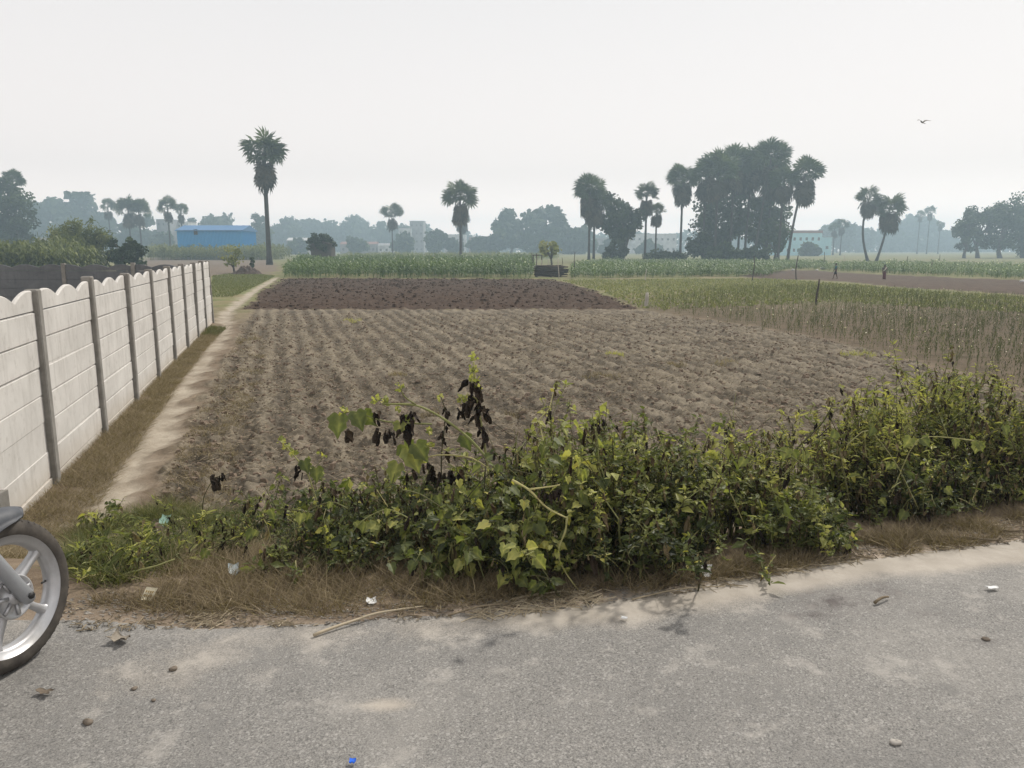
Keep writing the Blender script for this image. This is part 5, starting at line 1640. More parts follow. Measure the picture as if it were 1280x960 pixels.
weed('broad_leaf_weed', 345, 688, 100, [(290, 640), (310, 612), (345, 598), (372, 592), (400, 600)], 'broad', 'dark bushy weed with round leaves at the left end of the roadside growth', 1, 32, 1.1, .42, dead=.10)
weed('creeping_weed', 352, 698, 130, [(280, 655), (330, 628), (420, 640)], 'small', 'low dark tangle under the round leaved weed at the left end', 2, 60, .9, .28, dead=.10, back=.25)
weed('broad_leaf_weed', 425, 702, 110, [(370, 600), (400, 580), (440, 600), (480, 590)], 'broad', 'sprawling weed with a yellow flower head hanging at its foot', 3, 34, 1.0, .50, lobes=10)
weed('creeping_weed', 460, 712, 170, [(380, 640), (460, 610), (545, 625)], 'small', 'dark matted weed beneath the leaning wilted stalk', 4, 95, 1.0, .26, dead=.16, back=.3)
weed('broad_leaf_weed', 530, 715, 120, [(470, 585), (505, 568), (540, 575), (590, 580)], 'broad', 'mid green broad leaved weed at the base of the leaning wilted stalk', 5, 34, 1.0, .54)
weed('broad_leaf_weed', 620, 725, 120, [(560, 575), (600, 555), (640, 548), (680, 560)], 'broad', 'weed with large hanging green leaves below the upright wilted stalk', 6, 38, 1.1, .54)
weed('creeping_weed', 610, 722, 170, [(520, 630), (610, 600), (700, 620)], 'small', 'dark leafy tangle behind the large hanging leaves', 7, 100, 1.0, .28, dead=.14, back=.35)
weed('broad_leaf_weed', 700, 735, 110, [(645, 545), (690, 525), (720, 530), (755, 545)], 'broad', 'bright weed with broad leaves around the pale crooked vine', 8, 36, 1.0, .58, yellow=.07)
weed('broad_leaf_weed', 670, 745, 80, [(630, 690), (670, 672), (710, 690)], 'broad', 'low clump of broad leaves touching the sand by the foot of the pale vine', 9, 18, 1.1, .42, back=.10, depth=.2, dead=.03)
weed('bushy_weed', 760, 722, 140, [(690, 560), (725, 524), (760, 514), (800, 532), (830, 555)], 'small', 'dense small leaved bush with black withered leaves on top', 10, 120, 1.05, .52, dead=.10, lobes=14)
weed('bushy_weed', 835, 712, 140, [(765, 560), (800, 538), (840, 548), (870, 542), (905, 560)], 'small', 'dense dark green bush with tiny pale flowers in the middle of the growth', 11, 110, 1.0, .47, dead=.14, lobes=22)
weed('bushy_weed', 800, 725, 190, [(705, 640), (800, 615), (900, 640)], 'small', 'lower skirt of the dense middle bush, shade put into its dark leaf colour', 12, 105, 1.1, .22, dead=.08, back=.2)  # low leaf tint puts the shade under the bush into the colour
weed('bushy_weed', 900, 700, 120, [(840, 572), (880, 546), (915, 526), (960, 535)], 'small', 'olive green bush right of the tiny flowered one', 13, 75, .9, .57, dead=.18, back=.5)
weed('bushy_weed', 965, 690, 120, [(905, 545), (945, 528), (985, 520), (1025, 524)], 'fine', 'thin yellow green bush with bare twigs showing through', 14, 70, .9, .64, dead=.18, back=.6, yellow=.06)
weed('creeping_weed', 1000, 690, 130, [(935, 640), (985, 606), (1030, 608), (1065, 640)], 'small', 'low spreading grey green weed sitting on the sand in front of the bushes', 15, 90, 1.1, .46, dead=.03, back=.12, depth=.3, lobes=8)
weed('bushy_weed', 1065, 665, 120, [(1005, 512), (1040, 498), (1080, 488), (1125, 480)], 'fine', 'straggling yellow leaved bush with a dry brown hollow below it', 16, 85, .95, .66, dead=.2, back=.65, yellow=.12)
weed('bushy_weed', 1140, 652, 130, [(1075, 480), (1110, 460), (1138, 444), (1170, 452), (1205, 460)], 'fine', 'tallest bush of the roadside growth, light green with upright shoots', 17, 130, 1.0, .68, dead=.05, back=.7, yellow=.05)
weed('bushy_weed', 1215, 645, 130, [(1150, 462), (1190, 456), (1225, 468), (1280, 492)], 'fine', 'olive bush with fine seed heads right of the tallest bush', 18, 115, .95, .60, dead=.18, back=.7, yellow=.05)
weed('bushy_weed', 1275, 640, 130, [(1210, 492), (1250, 490), (1290, 505), (1340, 510)], 'fine', 'brownish green bush cut by the right edge of the view', 19, 105, .95, .55, dead=.22, back=.6, yellow=.06)
weed('bushy_weed', 1350, 630, 140, [(1280, 505), (1350, 500), (1420, 520)], 'fine', 'bush wholly beyond the right edge bush', 20, 70, .9, .5, dead=.1, back=.6)
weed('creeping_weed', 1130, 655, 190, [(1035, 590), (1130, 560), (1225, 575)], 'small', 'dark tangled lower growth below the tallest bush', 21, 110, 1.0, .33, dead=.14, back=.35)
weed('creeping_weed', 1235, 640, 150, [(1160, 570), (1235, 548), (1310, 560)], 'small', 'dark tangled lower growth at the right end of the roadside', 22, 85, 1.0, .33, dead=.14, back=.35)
weed('bushy_weed', 500, 708, 200, [(400, 600), (450, 590), (500, 580), (560, 575), (600, 580)], 'small', 'thin mixed growth with seed heads behind the leaning wilted stalk', 24, 70, .8, .50, dead=.22, back=.6, lobes=10)
weed('bushy_weed', 660, 715, 190, [(565, 565), (620, 548), (660, 535), (700, 528), (755, 535)], 'small', 'thin yellow tipped growth behind the weeds with broad leaves', 25, 80, .9, .55, dead=.18, back=.65, yellow=.06, lobes=14)
weed('seedling', 128, 664, 62, [(95, 632), (115, 618), (135, 617), (158, 625)], 'broad', 'small bright seedling with a few flat leaves beside the motorcycle wheel', 23, 8, 1.0, .66, dead=0, back=.1, depth=.12)

# fill out the front of the growth: low sprawling weeds and a tangle of trailing stems
weed('creeping_weed', 390, 716, 150, [(310, 672), (390, 655), (470, 668)], 'small', 'low weed spilling onto the brown grass below the yellow flower head', 26, 60, 1.0, .42, dead=.14, back=.12, depth=.3)
weed('broad_leaf_weed', 560, 738, 120, [(500, 668), (560, 655), (620, 665)], 'broad', 'low broad leaves spilling onto the brown grass left of the pale vine', 27, 26, 1.0, .50, dead=.10, back=.12, depth=.3)
weed('creeping_weed', 240, 705, 190, [(140, 668), (200, 650), (260, 648), (335, 640)], 'fine', 'thin low weed mixed in the green grass left of the round leaved weed', 28, 70, .8, .52, dead=.18, back=.3, depth=.5)
weed('creeping_weed', 140, 715, 110, [(88, 668), (140, 655), (195, 665)], 'fine', 'low feathery weed in the green grass next to the motorcycle wheel', 29, 50, .9, .55, dead=.10, back=.2, depth=.4)
def trailing(n, seed):
    g = np.random.default_rng(seed)
    where = ['over the left end weeds', 'across the sprawling weed', 'under the leaning wilted stalk', 'above the large hanging leaves', 'left of the pale vine', 'right of the pale vine', 'over the dense small leaved bush', 'over the tiny flowered bush', 'beside the olive green bush', 'across the yellow green bush', 'over the low grey green weed', 'across the yellow leaved bush', 'below the tallest bush', 'over the olive bush at the right']
    for i in range(n):
        px = 330 + (1240 - 330) * i / (n - 1)
        ytop = np.interp(px, [330, 500, 700, 900, 1100, 1250], [625, 600, 560, 545, 520, 520]); ylow = np.interp(px, [330, 500, 700, 900, 1100, 1250], [690, 710, 725, 700, 660, 645])
        Y = np.interp(px, [330, 700, 900, 1250], [3.95, 3.95, 4.15, 4.6])
        s = 1 if g.random() < .5 else -1
        q = [(px - s * g.uniform(30, 60), g.uniform(ytop + 10, ylow - 40)), (px - s * 15, ytop + g.uniform(0, 30)), (px + s * g.uniform(15, 30), ytop + g.uniform(20, 60)), (px + s * g.uniform(40, 70), g.uniform(ytop + 60, ylow))]
        special('trailing_stem', 'thin trailing stem arching ' + where[i], Y, [(q, .0032), ([q[1], (q[1][0] + s * 14, q[1][1] - g.uniform(18, 40))], .0022)], [(q[k][0] + g.normal(0, 6), q[k][1] + 3, g.uniform(9, 17)) for k in (1, 2, 2, 3)], [], [], 40 + i, 'stem', 'trailing stems over the weeds', .6, g.uniform(.25, 1), anchor=False)

# ---- individually recognisable stems
def path3(pp, Y, dy=0.0):
    n = len(pp)
    return np.array([at_depth(x, y, Y + dy * i / max(1, n - 1)) for i, (x, y) in enumerate(pp)])
def smooth(pts, k=4):
    pts = np.asarray(pts)
    t = np.arange(len(pts)); s = np.linspace(0, len(pts) - 1, (len(pts) - 1) * k + 1)
    q = np.stack([np.interp(s, t, pts[:, j]) for j in range(3)], -1)
    for _ in range(2): q[1:-1] = (q[:-2] + 2 * q[1:-1] + q[2:]) / 4
    return q
def special(name, label, Y, stems, leaves=(), wilts=(), buds=(), seed=0, cat='weed', group='wilted stalks in the roadside weeds', tint=.55, stint=.8, dy=0.0, anchor=True):
    g = np.random.default_rng(9000 + seed)
    q = path3(stems[0][0], Y, dy)
    b = q[0].copy(); b[2] = gz(b[0], b[1])
    t = thing(name, tuple(b), label, cat, group)
    sg = Geo()
    for i, (pp, r) in enumerate(stems):
        pts = path3(pp, Y, dy)
        if anchor and i == 0 and pts[0][2] > b[2]: pts = np.vstack([[b[0], b[1], b[2] - .03], pts])
        pts = smooth(pts); n = len(pts)
        sg.tube(pts, r * np.linspace(1.15, .7, n) * (1 + .15 * np.sin(np.arange(n) * 1.9)), 7, tint=np.clip(stint + .15 * g.normal(), 0, 1))
    sg.build('stem', M_STEM, t, True)
    if leaves:
        for x, y, s in leaves:
            lg = Geo(); k = 1; p = at_depth(x, y, Y + g.normal(0, .03))
            d = np.array([g.normal(0, .5), -.35, -.75]); lg.inst(HEART, basis(d[None], np.array([[g.normal(0, .3), -1, .4]])) * (s * Y / FPX), p[None], np.clip([tint + g.normal(0, .08)], 0, .85))
            lg.build('leaf', M_LEAF, t)
    if wilts:
        wg = Geo()
        for x, y, s in wilts:
            n = 3; s = s * .8
            p = np.array([at_depth(x + g.normal(0, s * .16), y + g.normal(0, 2), Y + g.normal(0, .02)) for _ in range(n)])
            d = np.stack([g.normal(0, .30, n), g.normal(0, .3, n), -np.ones(n)], -1)
            wg.inst(WILT, basis(d, rdir(n, g)) * (s * Y / FPX * g.uniform(.6, 1.15, n))[:, None, None] * np.stack([g.uniform(.6, 1.7, n), np.ones(n), g.uniform(.6, 1.8, n)], -1)[:, None, :], p, g.uniform(0, .8, n))
        wg.build('withered_leaves', M_WILT, t)
    if buds:
        for x, y, s in buds:
            bg_ = Geo(); n = int(10 + s)
            p = np.array([at_depth(x + g.normal(0, s * .35), y + g.normal(0, s * .3), Y + g.normal(0, .025)) for _ in range(n)])
            bg_.inst(OVAL, basis(rdir(n, g) + [0, 0, .1], rdir(n, g) + [0, -.5, .5]) * g.uniform(.016, .036, n)[:, None, None] * np.array([1.5, 1, 1]), p, g.uniform(.62, .94, n))
            bg_.build('flower_head', M_LEAF, t)
    return t
special('wilted_stalk', 'long wilted stalk leaning left with drooping black leaves and yellow buds', 4.45,
    [([(655, 700), (628, 595), (585, 545), (550, 520), (520, 505), (478, 505)], .0085), ([(520, 506), (505, 496), (500, 484)], .005), ([(540, 530), (480, 528), (440, 512), (425, 520)], .0045),
     ([(630, 600), (590, 570), (545, 568), (525, 575)], .005), ([(640, 640), (600, 600), (560, 580)], .006)],
    [(424, 520, 30), (445, 516, 26), (456, 516, 24), (512, 562, 34), (505, 556, 32), (520, 556, 28), (500, 528, 18), (512, 522, 18), (497, 580, 26)],
    [(437, 538, 24), (471, 516, 20), (478, 538, 24), (484, 538, 22), (500, 520, 26), (512, 524, 28), (505, 535, 28), (520, 516, 22), (530, 582, 26), (540, 590, 24), (515, 590, 22), (552, 590, 24), (562, 588, 26), (572, 590, 24), (490, 540, 20)],
    [(500, 484, 7), (470, 500, 7), (482, 502, 7), (430, 513, 6), (497, 510, 7), (535, 538, 6), (538, 556, 6)], 1)
special('wilted_stalk', 'upright wilted stalk with a yellow bud on top and black leaves hanging along it', 4.6,
    [([(612, 600), (605, 552), (600, 520), (595, 488), (592, 452)], .0075), ([(598, 500), (585, 492), (578, 500)], .004)],
    [(580, 545, 22)],
    [(588, 478, 26), (597, 480, 26), (592, 492, 30), (600, 496, 30), (588, 505, 30), (604, 508, 26), (610, 512, 24), (578, 505, 26), (574, 512, 18), (592, 520, 24), (602, 535, 24), (606, 545, 22)],
    [(592, 448, 6), (592, 463, 6), (595, 476, 5), (590, 472, 6), (597, 484, 6), (582, 496, 6), (576, 500, 6)], 2)
special('pale_vine', 'crooked pale yellow bare vine stem hanging down to the sand, its root still on', 3.52,
    [([(640, 600), (662, 612), (680, 632), (692, 640), (710, 648)], .0052), ([(709, 646), (707, 665), (698, 684), (699, 702), (708, 718), (726, 742)], .0048), ([(660, 612), (690, 608), (700, 606)], .004)],
    [(672, 655, 20)], [(688, 615, 20), (700, 612, 22), (678, 612, 18)], [(700, 706, 5), (706, 714, 4), (696, 690, 3)], 3, 'vine', None, .5, .97, anchor=False)
special('vine_root', 'dark forked root end of the pale vine lying on the sand', 3.78, [([(712, 738), (722, 748), (730, 757)], .014), ([(716, 742), (712, 754)], .009), ([(720, 746), (734, 750)], .007)], seed=4, cat='root', group=None, stint=.05)
special('wilted_weed', 'small bent weed with two black leaves standing alone in the stubble', 5.9, [([(252, 626), (262, 606), (270, 596)], .004), ([(268, 598), (276, 594)], .003)], (), [(269, 595, 20), (276, 592, 14), (268, 598, 18)], (), 5, stint=.3)
special('wilted_stalk', 'short stalk with black crumpled leaves sticking out of the dense small leaved bush', 4.35, [([(752, 640), (748, 570), (745, 524)], .005), ([(750, 580), (757, 545)], .004)], (), [(744, 522, 22), (748, 526, 22), (756, 548, 24), (758, 556, 22), (738, 570, 22), (690, 600, 26), (698, 604, 24), (668, 590, 22), (655, 592, 24)], [(748, 520, 5)], 6, stint=.5)
special('wilted_stalk', 'thin dry stalk standing between the leaning and the upright wilted stalks', 4.75, [([(551, 570), (555, 540), (558, 515), (551, 496)], .004)], (), [(556, 512, 16), (558, 524, 16), (555, 540, 16), (553, 548, 14)], [(550, 496, 4)], 7, stint=.3)
special('yellow_flower_head', 'round cluster of yellow green flowers low in the sprawling weed', 3.95, [([(405, 640), (412, 664)], .004)], [(396, 700, 26)], (), [(414, 672, 8), (410, 680, 8), (424, 688, 8), (416, 684, 9), (405, 664, 7), (428, 690, 6)], 8, 'flower', None, .5)
special('budding_shoot', 'shoot with yellow buds rising over the dark left end weed', 4.35, [([(400, 640), (385, 590), (368, 570), (352, 552)], .005)], [(395, 585, 20), (380, 576, 18)], [(372, 582, 18), (376, 588, 18)], [(352, 550, 5), (358, 558, 6), (366, 566, 5), (385, 580, 6)], 9, 'weed', None)
special('bare_twig', 'bare dark branching twig slanting up between the yellow green bushes', 4.75, [([(968, 596), (1000, 556), (1028, 530), (1040, 508)], .006), ([(1000, 556), (1022, 548), (1038, 532)], .004), ([(985, 574), (992, 548), (990, 530)], .0035)], seed=10, cat='twig', group=None, stint=.15)
special('dry_branch', 'grey dry branch lying across the grass beside the motorcycle wheel', 3.72, [([(96, 734), (130, 728), (160, 716), (195, 708), (218, 699)], .006), ([(165, 716), (160, 735), (163, 748)], .004), ([(185, 712), (176, 728), (168, 742)], .0035)], seed=11, cat='branch', group=None, stint=.75)

trailing(14, 77)
# ---- grasses and litter
def band(pts_px, n, seed, jx=0.0):
    P = poly(pts_px); return scatter_poly(P, n, np.random.default_rng(seed))
def patchy(xy, s, seed, thr):
    return xy[fbm(xy[:, 0], xy[:, 1], s, seed, 3) > thr]
# brown grass along the roadside
xy = patchy(band([(205, 712), (250, 690), (420, 690), (600, 715), (720, 735), (830, 728), (830, 742), (700, 748), (560, 762), (400, 772), (180, 768)], 30000, 1), .25, 81, -.24)
blades('dry_verge_grass', xy, 0.10, 0.54, M_DRY, 'tangled dry brown grass along the edge of the road', 51, w=0.0016, bend=1.5, lean_amt=1.0)
xy = patchy(band([(100, 770), (180, 770), (400, 768), (300, 745), (120, 745)], 3000, 2), .25, 82, .05)
blades('dry_corner_grass', xy, 0.06, 0.45, M_DRY, 'sparse dry grass where the verge meets the road by the motorcycle', 52, w=0.0016, bend=1.5, lean_amt=1.1)
xy = patchy(band([(830, 735), (830, 715), (950, 690), (1060, 678), (1150, 660), (1300, 640), (1300, 668), (1150, 690), (1060, 702), (920, 724)], 14000, 3), .25, 83, -.16)
blades('dry_right_grass', xy, 0.08, 0.52, M_DRY, 'tangled dry brown grass at the foot of the right hand bushes', 53, w=0.0016, bend=1.5, lean_amt=1.0)
# green grass by the wheel
xy = patchy(band([(84, 715), (92, 672), (150, 640), (230, 645), (310, 655), (330, 690), (250, 700), (200, 725), (120, 740)], 20000, 4), .3, 84, -.15)
blades('green_verge_grass', xy, 0.13, 0.58, M_GREENG, 'green grass on the verge beside the motorcycle wheel', 54, w=0.0026, bend=1.0, lean_amt=.8)
xy = patchy(band([(60, 690), (84, 660), (140, 640), (240, 620), (320, 630), (320, 650), (150, 655)], 5000, 41), .4, 85, -.05)
blades('mixed_verge_grass', xy, 0.11, 0.65, M_GREENG, 'thin mixed grass at the top of the bank behind the wheel', 55, w=0.002, bend=1.2, lean_amt=.9)
# brown tangle along the wall foot
Wp = lambda s, o: W1[:2] + WD * s + WN * o
wf = np.array([Wp(-3.2, .05), Wp(17.6, .05), Wp(17.9, .50), Wp(12, .46), Wp(6, .50), Wp(2, .56), Wp(-1, .62), Wp(-3.2, .8)])
xy = patchy(scatter_poly(wf, 46000, np.random.default_rng(5)), .35, 86, -.42)
blades('wall_foot_grass', xy, 0.10, 0.66, M_DRY, 'matted brown dry grass along the foot of the pale wall', 56, w=0.0024, bend=1.7, lean_amt=1.2)
xy = scatter_poly(np.array([Wp(15.2, .1), Wp(17.9, .1), Wp(17.9, .6), Wp(15.6, .5)]), 1500, np.random.default_rng(6))
blades('wall_end_grass', xy, 0.14, 0.5, M_GREENG, 'small green grass patch near the far end of the pale wall', 57, w=0.006)
# dry grass between path and field
xy = patchy(band([(180, 650), (235, 545), (280, 470), (300, 420), (330, 420), (330, 470), (300, 545), (290, 650)], 14000, 7), .6, 87, .02)
blades('field_edge_grass', xy, 0.085, 0.6, M_DRY, 'thin dry stubble grass along the field side of the path', 58, w=0.003, bend=1.2, lean_amt=1.0)

def lying(name, xy, Lr, r, tints, mat, label, seed, cat='straw', tilt=.18):
    g = np.random.default_rng(seed); n = len(xy)
    a = g.uniform(0, 6.28, n); L = g.uniform(*Lr, n)
    d = np.stack([np.cos(a), np.sin(a), g.normal(0, tilt, n)], -1)
    V = np.array([(-1, 0, 0), (0, 0, .9), (1, 0, 0), (-1, .5, .05), (0, .5, 1.0), (1, .5, .05), (-.6, 1, 0), (0, 1, .6), (.6, 1, 0)], float); V[:, 1] -= .5
    F = np.array([[0, 1, 4, 3], [1, 2, 5, 4], [3, 4, 7, 6], [4, 5, 8, 7]])
    B = basis(d, np.array([0, 0, 1.0]) + g.normal(0, .1, (n, 3)))
    rr = r * g.uniform(.6, 1.4, n)
    B = B * np.stack([rr, L, rr * 1.6], -1)[:, None, :]
    P = np.c_[xy, height(xy[:, 0], xy[:, 1]) + .004 + np.abs(d[:, 2]) * L * .35]
    o = Geo().inst((V, F), B, P, np.clip(g.normal(tints, .2, n), 0, 1)).build(name, mat)
    return tag(o, label, cat, kind='stuff')
g5 = np.random.default_rng(99)
def stub_pts(n, ymax):
    lo = STUB.min(0); hi = np.minimum(STUB.max(0), [40, ymax]); a = np.zeros((0, 2))
    while len(a) < n:
        q = g5.uniform(lo, hi, (n * 4, 2))
        q = q[(sdist(q[:, 0], q[:, 1], STUB) > .1) & (np.abs(q[:, 0]) < .72 * q[:, 1] + 1) & (g5.random(len(q)) < np.clip(9 / q[:, 1], .15, 1)) & (edge_s(q[:, 0], q[:, 1]) > 2.0)]
        a = np.concatenate([a, q])
    return a[:n]
sp = stub_pts(52000, 31)
lying('field_straw', sp[fbm(sp[:, 0], sp[:, 1], .8, 91, 2) > -.15], (.03, .15), .0030, .55, M_STRAW, 'bits of dry straw strewn over the stubble field', 61)
sp = stub_pts(16000, 31)
blades('stubble_tufts', sp[fbm(sp[:, 0], sp[:, 1], .7, 92, 2) > .08], .07, .5, M_DRY, 'short dry tufts left standing in the stubble field', 62, w=.003, bend=1.0, lean_amt=.9)
# earth clods
def clods(name, xy, s0, s1, label, seed, mat):
    g = np.random.default_rng(seed); n = len(xy)
    V0 = np.array([(-1, -1, -.6), (1, -1, -.6), (1, 1, -.6), (-1, 1, -.6), (-.7, -.6, .6), (.6, -.75, .45), (.75, .6, .7), (-.6, .7, .4), (0, -1.25, 0), (1.3, 0, -.1), (.1, 1.3, 0), (-1.25, .1, 0)], float)
    F4 = np.array([[0, 1, 5, 4], [1, 2, 6, 5], [2, 3, 7, 6], [3, 0, 4, 7], [4, 5, 6, 7]])
    V = V0[:8]
    B = rotz(g.uniform(0, 6.28, n)) * (s0 + (s1 - s0) * g.random(n) ** 3)[:, None, None] * (1 + .35 * g.normal(size=(n, 1, 3)).clip(-1.5, 1.5))
    B[:, 0, 2] += g.normal(0, .01, n)
    B = B * 1.0
    P = np.c_[xy, height(xy[:, 0], xy[:, 1]) + .004]
    return tag(Geo().inst((V, F4), B, P, g.random(n)).build(name, mat), label, 'clods', kind='stuff')
M_CLOD = rough_mat('earth_clod', (0.12, 0.088, 0.064), (0.24, 0.185, 0.138), 30, .95, .1, 200)
clods('earth_clods', stub_pts(22000, 31), .005, .042, 'small dry earth clods lying over the stubble field', 63, M_CLOD)
clods('ploughed_clods', scatter_poly(PLOW, 9000, np.random.default_rng(44)), .015, .075, 'dark turned clods lying over the ploughed strip', 70, rough_mat('dark_clod', (0.042, 0.027, 0.018), (0.082, 0.056, 0.04), 12, .95, .1, 60))
sp = stub_pts(34000, 31)
lying('dead_leaf_litter', sp[fbm(sp[:, 0], sp[:, 1], .6, 95, 2) > .0], (.015, .06), .005, .22, M_STRAW, 'dark crumbs of dead leaf and stalk strewn over the stubble field', 69, cat='litter', tilt=.3)
# straw and twigs along the road edge
xy = patchy(band([(170, 782), (180, 752), (420, 755), (640, 748), (740, 738), (760, 752), (640, 770), (420, 782), (300, 784)], 1500, 8), .35, 93, .0)
lying('roadside_straw', xy, (.02, .15), .0019, .78, M_STRAW, 'pale straw swept up along the edge of the road', 64, tilt=.08)
xy = patchy(band([(860, 738), (880, 712), (1000, 698), (1150, 668), (1290, 648), (1290, 672), (1150, 694), (1000, 716), (900, 738)], 650, 9), .35, 94, .0)
lying('right_roadside_straw', xy, (.02, .14), .0019, .65, M_STRAW, 'straw and broken twigs on the sand at the right', 65, tilt=.08)
xy = band([(100, 800), (400, 790), (700, 765), (900, 738), (1280, 690), (1280, 960), (0, 960)], 260, 10)
xy = band([(60, 775), (100, 740), (420, 735), (640, 735), (830, 725), (960, 690), (1150, 660), (1300, 640), (1300, 676), (1150, 692), (960, 722), (830, 748), (640, 768), (420, 782), (100, 790)], 4200, 12)
lying('verge_litter', patchy(xy, .3, 97, -.12), (.008, .06), .0020, .5, M_STRAW, 'crumbs of dead leaf and stem scattered along the verge', 68, cat='litter', tilt=.25)
clods('road_grit', xy, .0018, .0052, 'loose grit scattered on the asphalt', 66, rough_mat('grit', (.10, .09, .08), (.38, .35, .31), 60))

# yellow and reddish dry tufts in the field, each one visible
def tuft(px, py, wpx, h, tint, label, seed, mat=M_DRY, n=170):
    g = np.random.default_rng(500 + seed); p = on_ground(px, py); w = wpx * p[1] / FPX / 2
    a = g.uniform(0, 6.28, n); r = w * np.sqrt(g.random(n))
    xy = np.stack([p[0] + r * np.cos(a), p[1] + .8 * r * np.sin(a)], -1)
    V = np.array([(-1, 0, 0), (1, 0, 0), (-.75, .3, .5), (.75, .3, .5), (-.05, .9, .9), (.05, .9, .9)], float); F = np.array([[0, 1, 3, 2], [2, 3, 5, 4]])
    hh = h * g.uniform(.5, 1.2, n); M = rotz(g.uniform(0, 6.28, n)) * np.stack([np.full(n, .0035), hh * .7, hh], -1)[:, None, :]
    P = np.c_[xy, height(xy[:, 0], xy[:, 1])]
    o = Geo().inst((V, F), M, P, np.clip(g.normal(tint, .12, n), 0, 1)).build('dry_tuft', mat, None, origin=(p[0], p[1], gz(p[0], p[1])))
    tag(o, label, 'tuft', 'dry tufts in the stubble field')
tuft(440, 402, 26, .14, .9, 'yellow tuft in the far left of the stubble near the dark ploughed strip', 1, M_LEAF)
tuft(768, 445, 26, .10, .88, 'yellow green tuft in the middle of the stubble right of centre', 2, M_LEAF)
tuft(1072, 446, 44, .12, .86, 'widest yellow tuft near the flowering stalks', 3, M_LEAF, 260)
tuft(908, 456, 30, .10, .9, 'pale yellow tuft left of the widest one', 4)
tuft(845, 458, 26, .09, .7, 'brownish yellow tuft between two yellow ones', 5)
tuft(752, 471, 50, .10, .65, 'broad rusty straw tuft above the dense bush', 6, M_DRY, 260)
tuft(538, 522, 28, .08, .55, 'reddish dry tuft between the two big wilted stalks', 7)
tuft(644, 519, 30, .08, .5, 'reddish brown tuft right of the upright wilted stalk', 8)
tuft(497, 470, 24, .10, .8, 'straw tuft above the leaning wilted stalk', 9)

# ---- bits of rubbish
M_CARD = rough_mat('pale_card', (0.62, 0.56, 0.40), (0.72, 0.66, 0.50), 20); M_PAPER = flat('white_paper', (0.70, 0.70, 0.69)); M_BLUEP = flat('blue_plastic', (0.02, 0.12, 0.62), 0.4)
M_FILM = flat('clear_plastic', (0.42, 0.47, 0.48), 0.25, .5); M_MINT = flat('mint_plastic', (0.40, 0.62, 0.52), 0.4); M_STONE = flat('pale_stone', (0.40, 0.37, 0.33)); M_DSTONE = flat('brown_stone', (0.17, 0.14, 0.11))
def scrap(name, px, py, w, h, mat, label, cat, seed, th=.002, curl=.25, up=0.0, z=None, rag=.12):
    g = np.random.default_rng(seed); p = on_ground(px, py); m = p[1] / FPX
    a = R(seed * 37 % 50 - 25); n = 5
    s = np.linspace(-.5, .5, n); U, Vv = np.meshgrid(s, s)
    ex = (1 + rag * g.normal(size=U.shape))
    X = U * w * m * ex; Yl = Vv * h * m * ex * 1.5
    Z = curl * w * m * (U ** 2 * 1.2 - .1 * Vv + rag * g.normal(size=U.shape))
    Zr = Z + Yl * math.sin(up); Yr = Yl * math.cos(up)
    x = X * math.cos(a) - Yr * math.sin(a); y = X * math.sin(a) + Yr * math.cos(a)
    zz = p[2] if z is None else z
    base = np.array([p[0], p[1], gz(p[0], p[1]) + .012 - Zr.min()]) 
    top = np.stack([x, y, Zr + th], -1).reshape(-1, 3) + base; bot = np.stack([x, y, Zr], -1).reshape(-1, 3) + base
    i = np.arange(n * n).reshape(n, n)
    F = np.stack([i[:-1, :-1], i[:-1, 1:], i[1:, 1:], i[1:, :-1]], -1).reshape(-1, 4)
    ring = list(i[0, :]) + list(i[1:, -1]) + list(i[-1, -2::-1]) + list(i[-2:0:-1, 0])
    k = n * n
    S = np.array([[ring[j], ring[(j + 1) % len(ring)], k + ring[(j + 1) % len(ring)], k + ring[j]] for j in range(len(ring))])
    o = Geo().add(np.vstack([top, bot]), np.vstack([F, F[:, ::-1] + k, S])).build(name, mat, None, True, origin=base)
    return tag(o, label, cat)
sc = scrap('card', 187, 750, 17, 12, M_CARD, 'small pale yellow printed card lying at the edge of the dry grass', 'card', 3, .0015, .04, .75, rag=0.0)
# faint printed marks on the card, each a raised film of ink
def card_print():
    me = sc.data; import numpy as _n
    co = _n.array([v.co[:] for v in me.vertices])[:25].reshape(5, 5, 3)
    def S(u, v):
        fu, fv = u * 4, v * 4; i, j = min(3, int(fu)), min(3, int(fv)); a, b = fu - i, fv - j
        return (co[j, i] * (1 - a) + co[j, i + 1] * a) * (1 - b) + (co[j + 1, i] * (1 - a) + co[j + 1, i + 1] * a) * b + [0, 0, .0012]
    G_ = Geo()
    for r_ in range(2):
        for c in range(4):
            u0, v0 = .14 + .19 * c, .26 + .3 * r_
            V = [S(u0, v0), S(u0 + .11, v0), S(u0 + .11, v0 + .16), S(u0, v0 + .16)]
            V = np.array(V); G_.add(np.vstack([V, V + [0, 0, .0006]]), np.array([[4, 5, 6, 7], [3, 2, 1, 0], [0, 1, 5, 4], [1, 2, 6, 5], [2, 3, 7, 6], [3, 0, 4, 7]]))
    o = G_.build('print', flat('faded_print', (.36, .25, .10)))
    o.location = (0, 0, 0); o.parent = sc
card_print()
scrap('paper_scrap', 464, 757, 13, 8, M_PAPER, 'crumpled white paper scrap in the dry grass at the edge of the road', 'litter', 5, .0015, .5, .3)
scrap('plastic_scrap', 293, 722, 13, 12, M_FILM, 'grey clear plastic scrap caught in the brown grass', 'litter', 8, .0015, .5, .7)
scrap('plastic_scrap', 956, 681, 16, 13, M_FILM, 'crumpled bluish plastic bag scrap beside the low grey green weed', 'litter', 11, .002, .6, .8)
scrap('plastic_scrap', 207, 658, 12, 10, M_MINT, 'mint green plastic scrap on top of the grassy bank', 'litter', 14, .002, .6, .8)
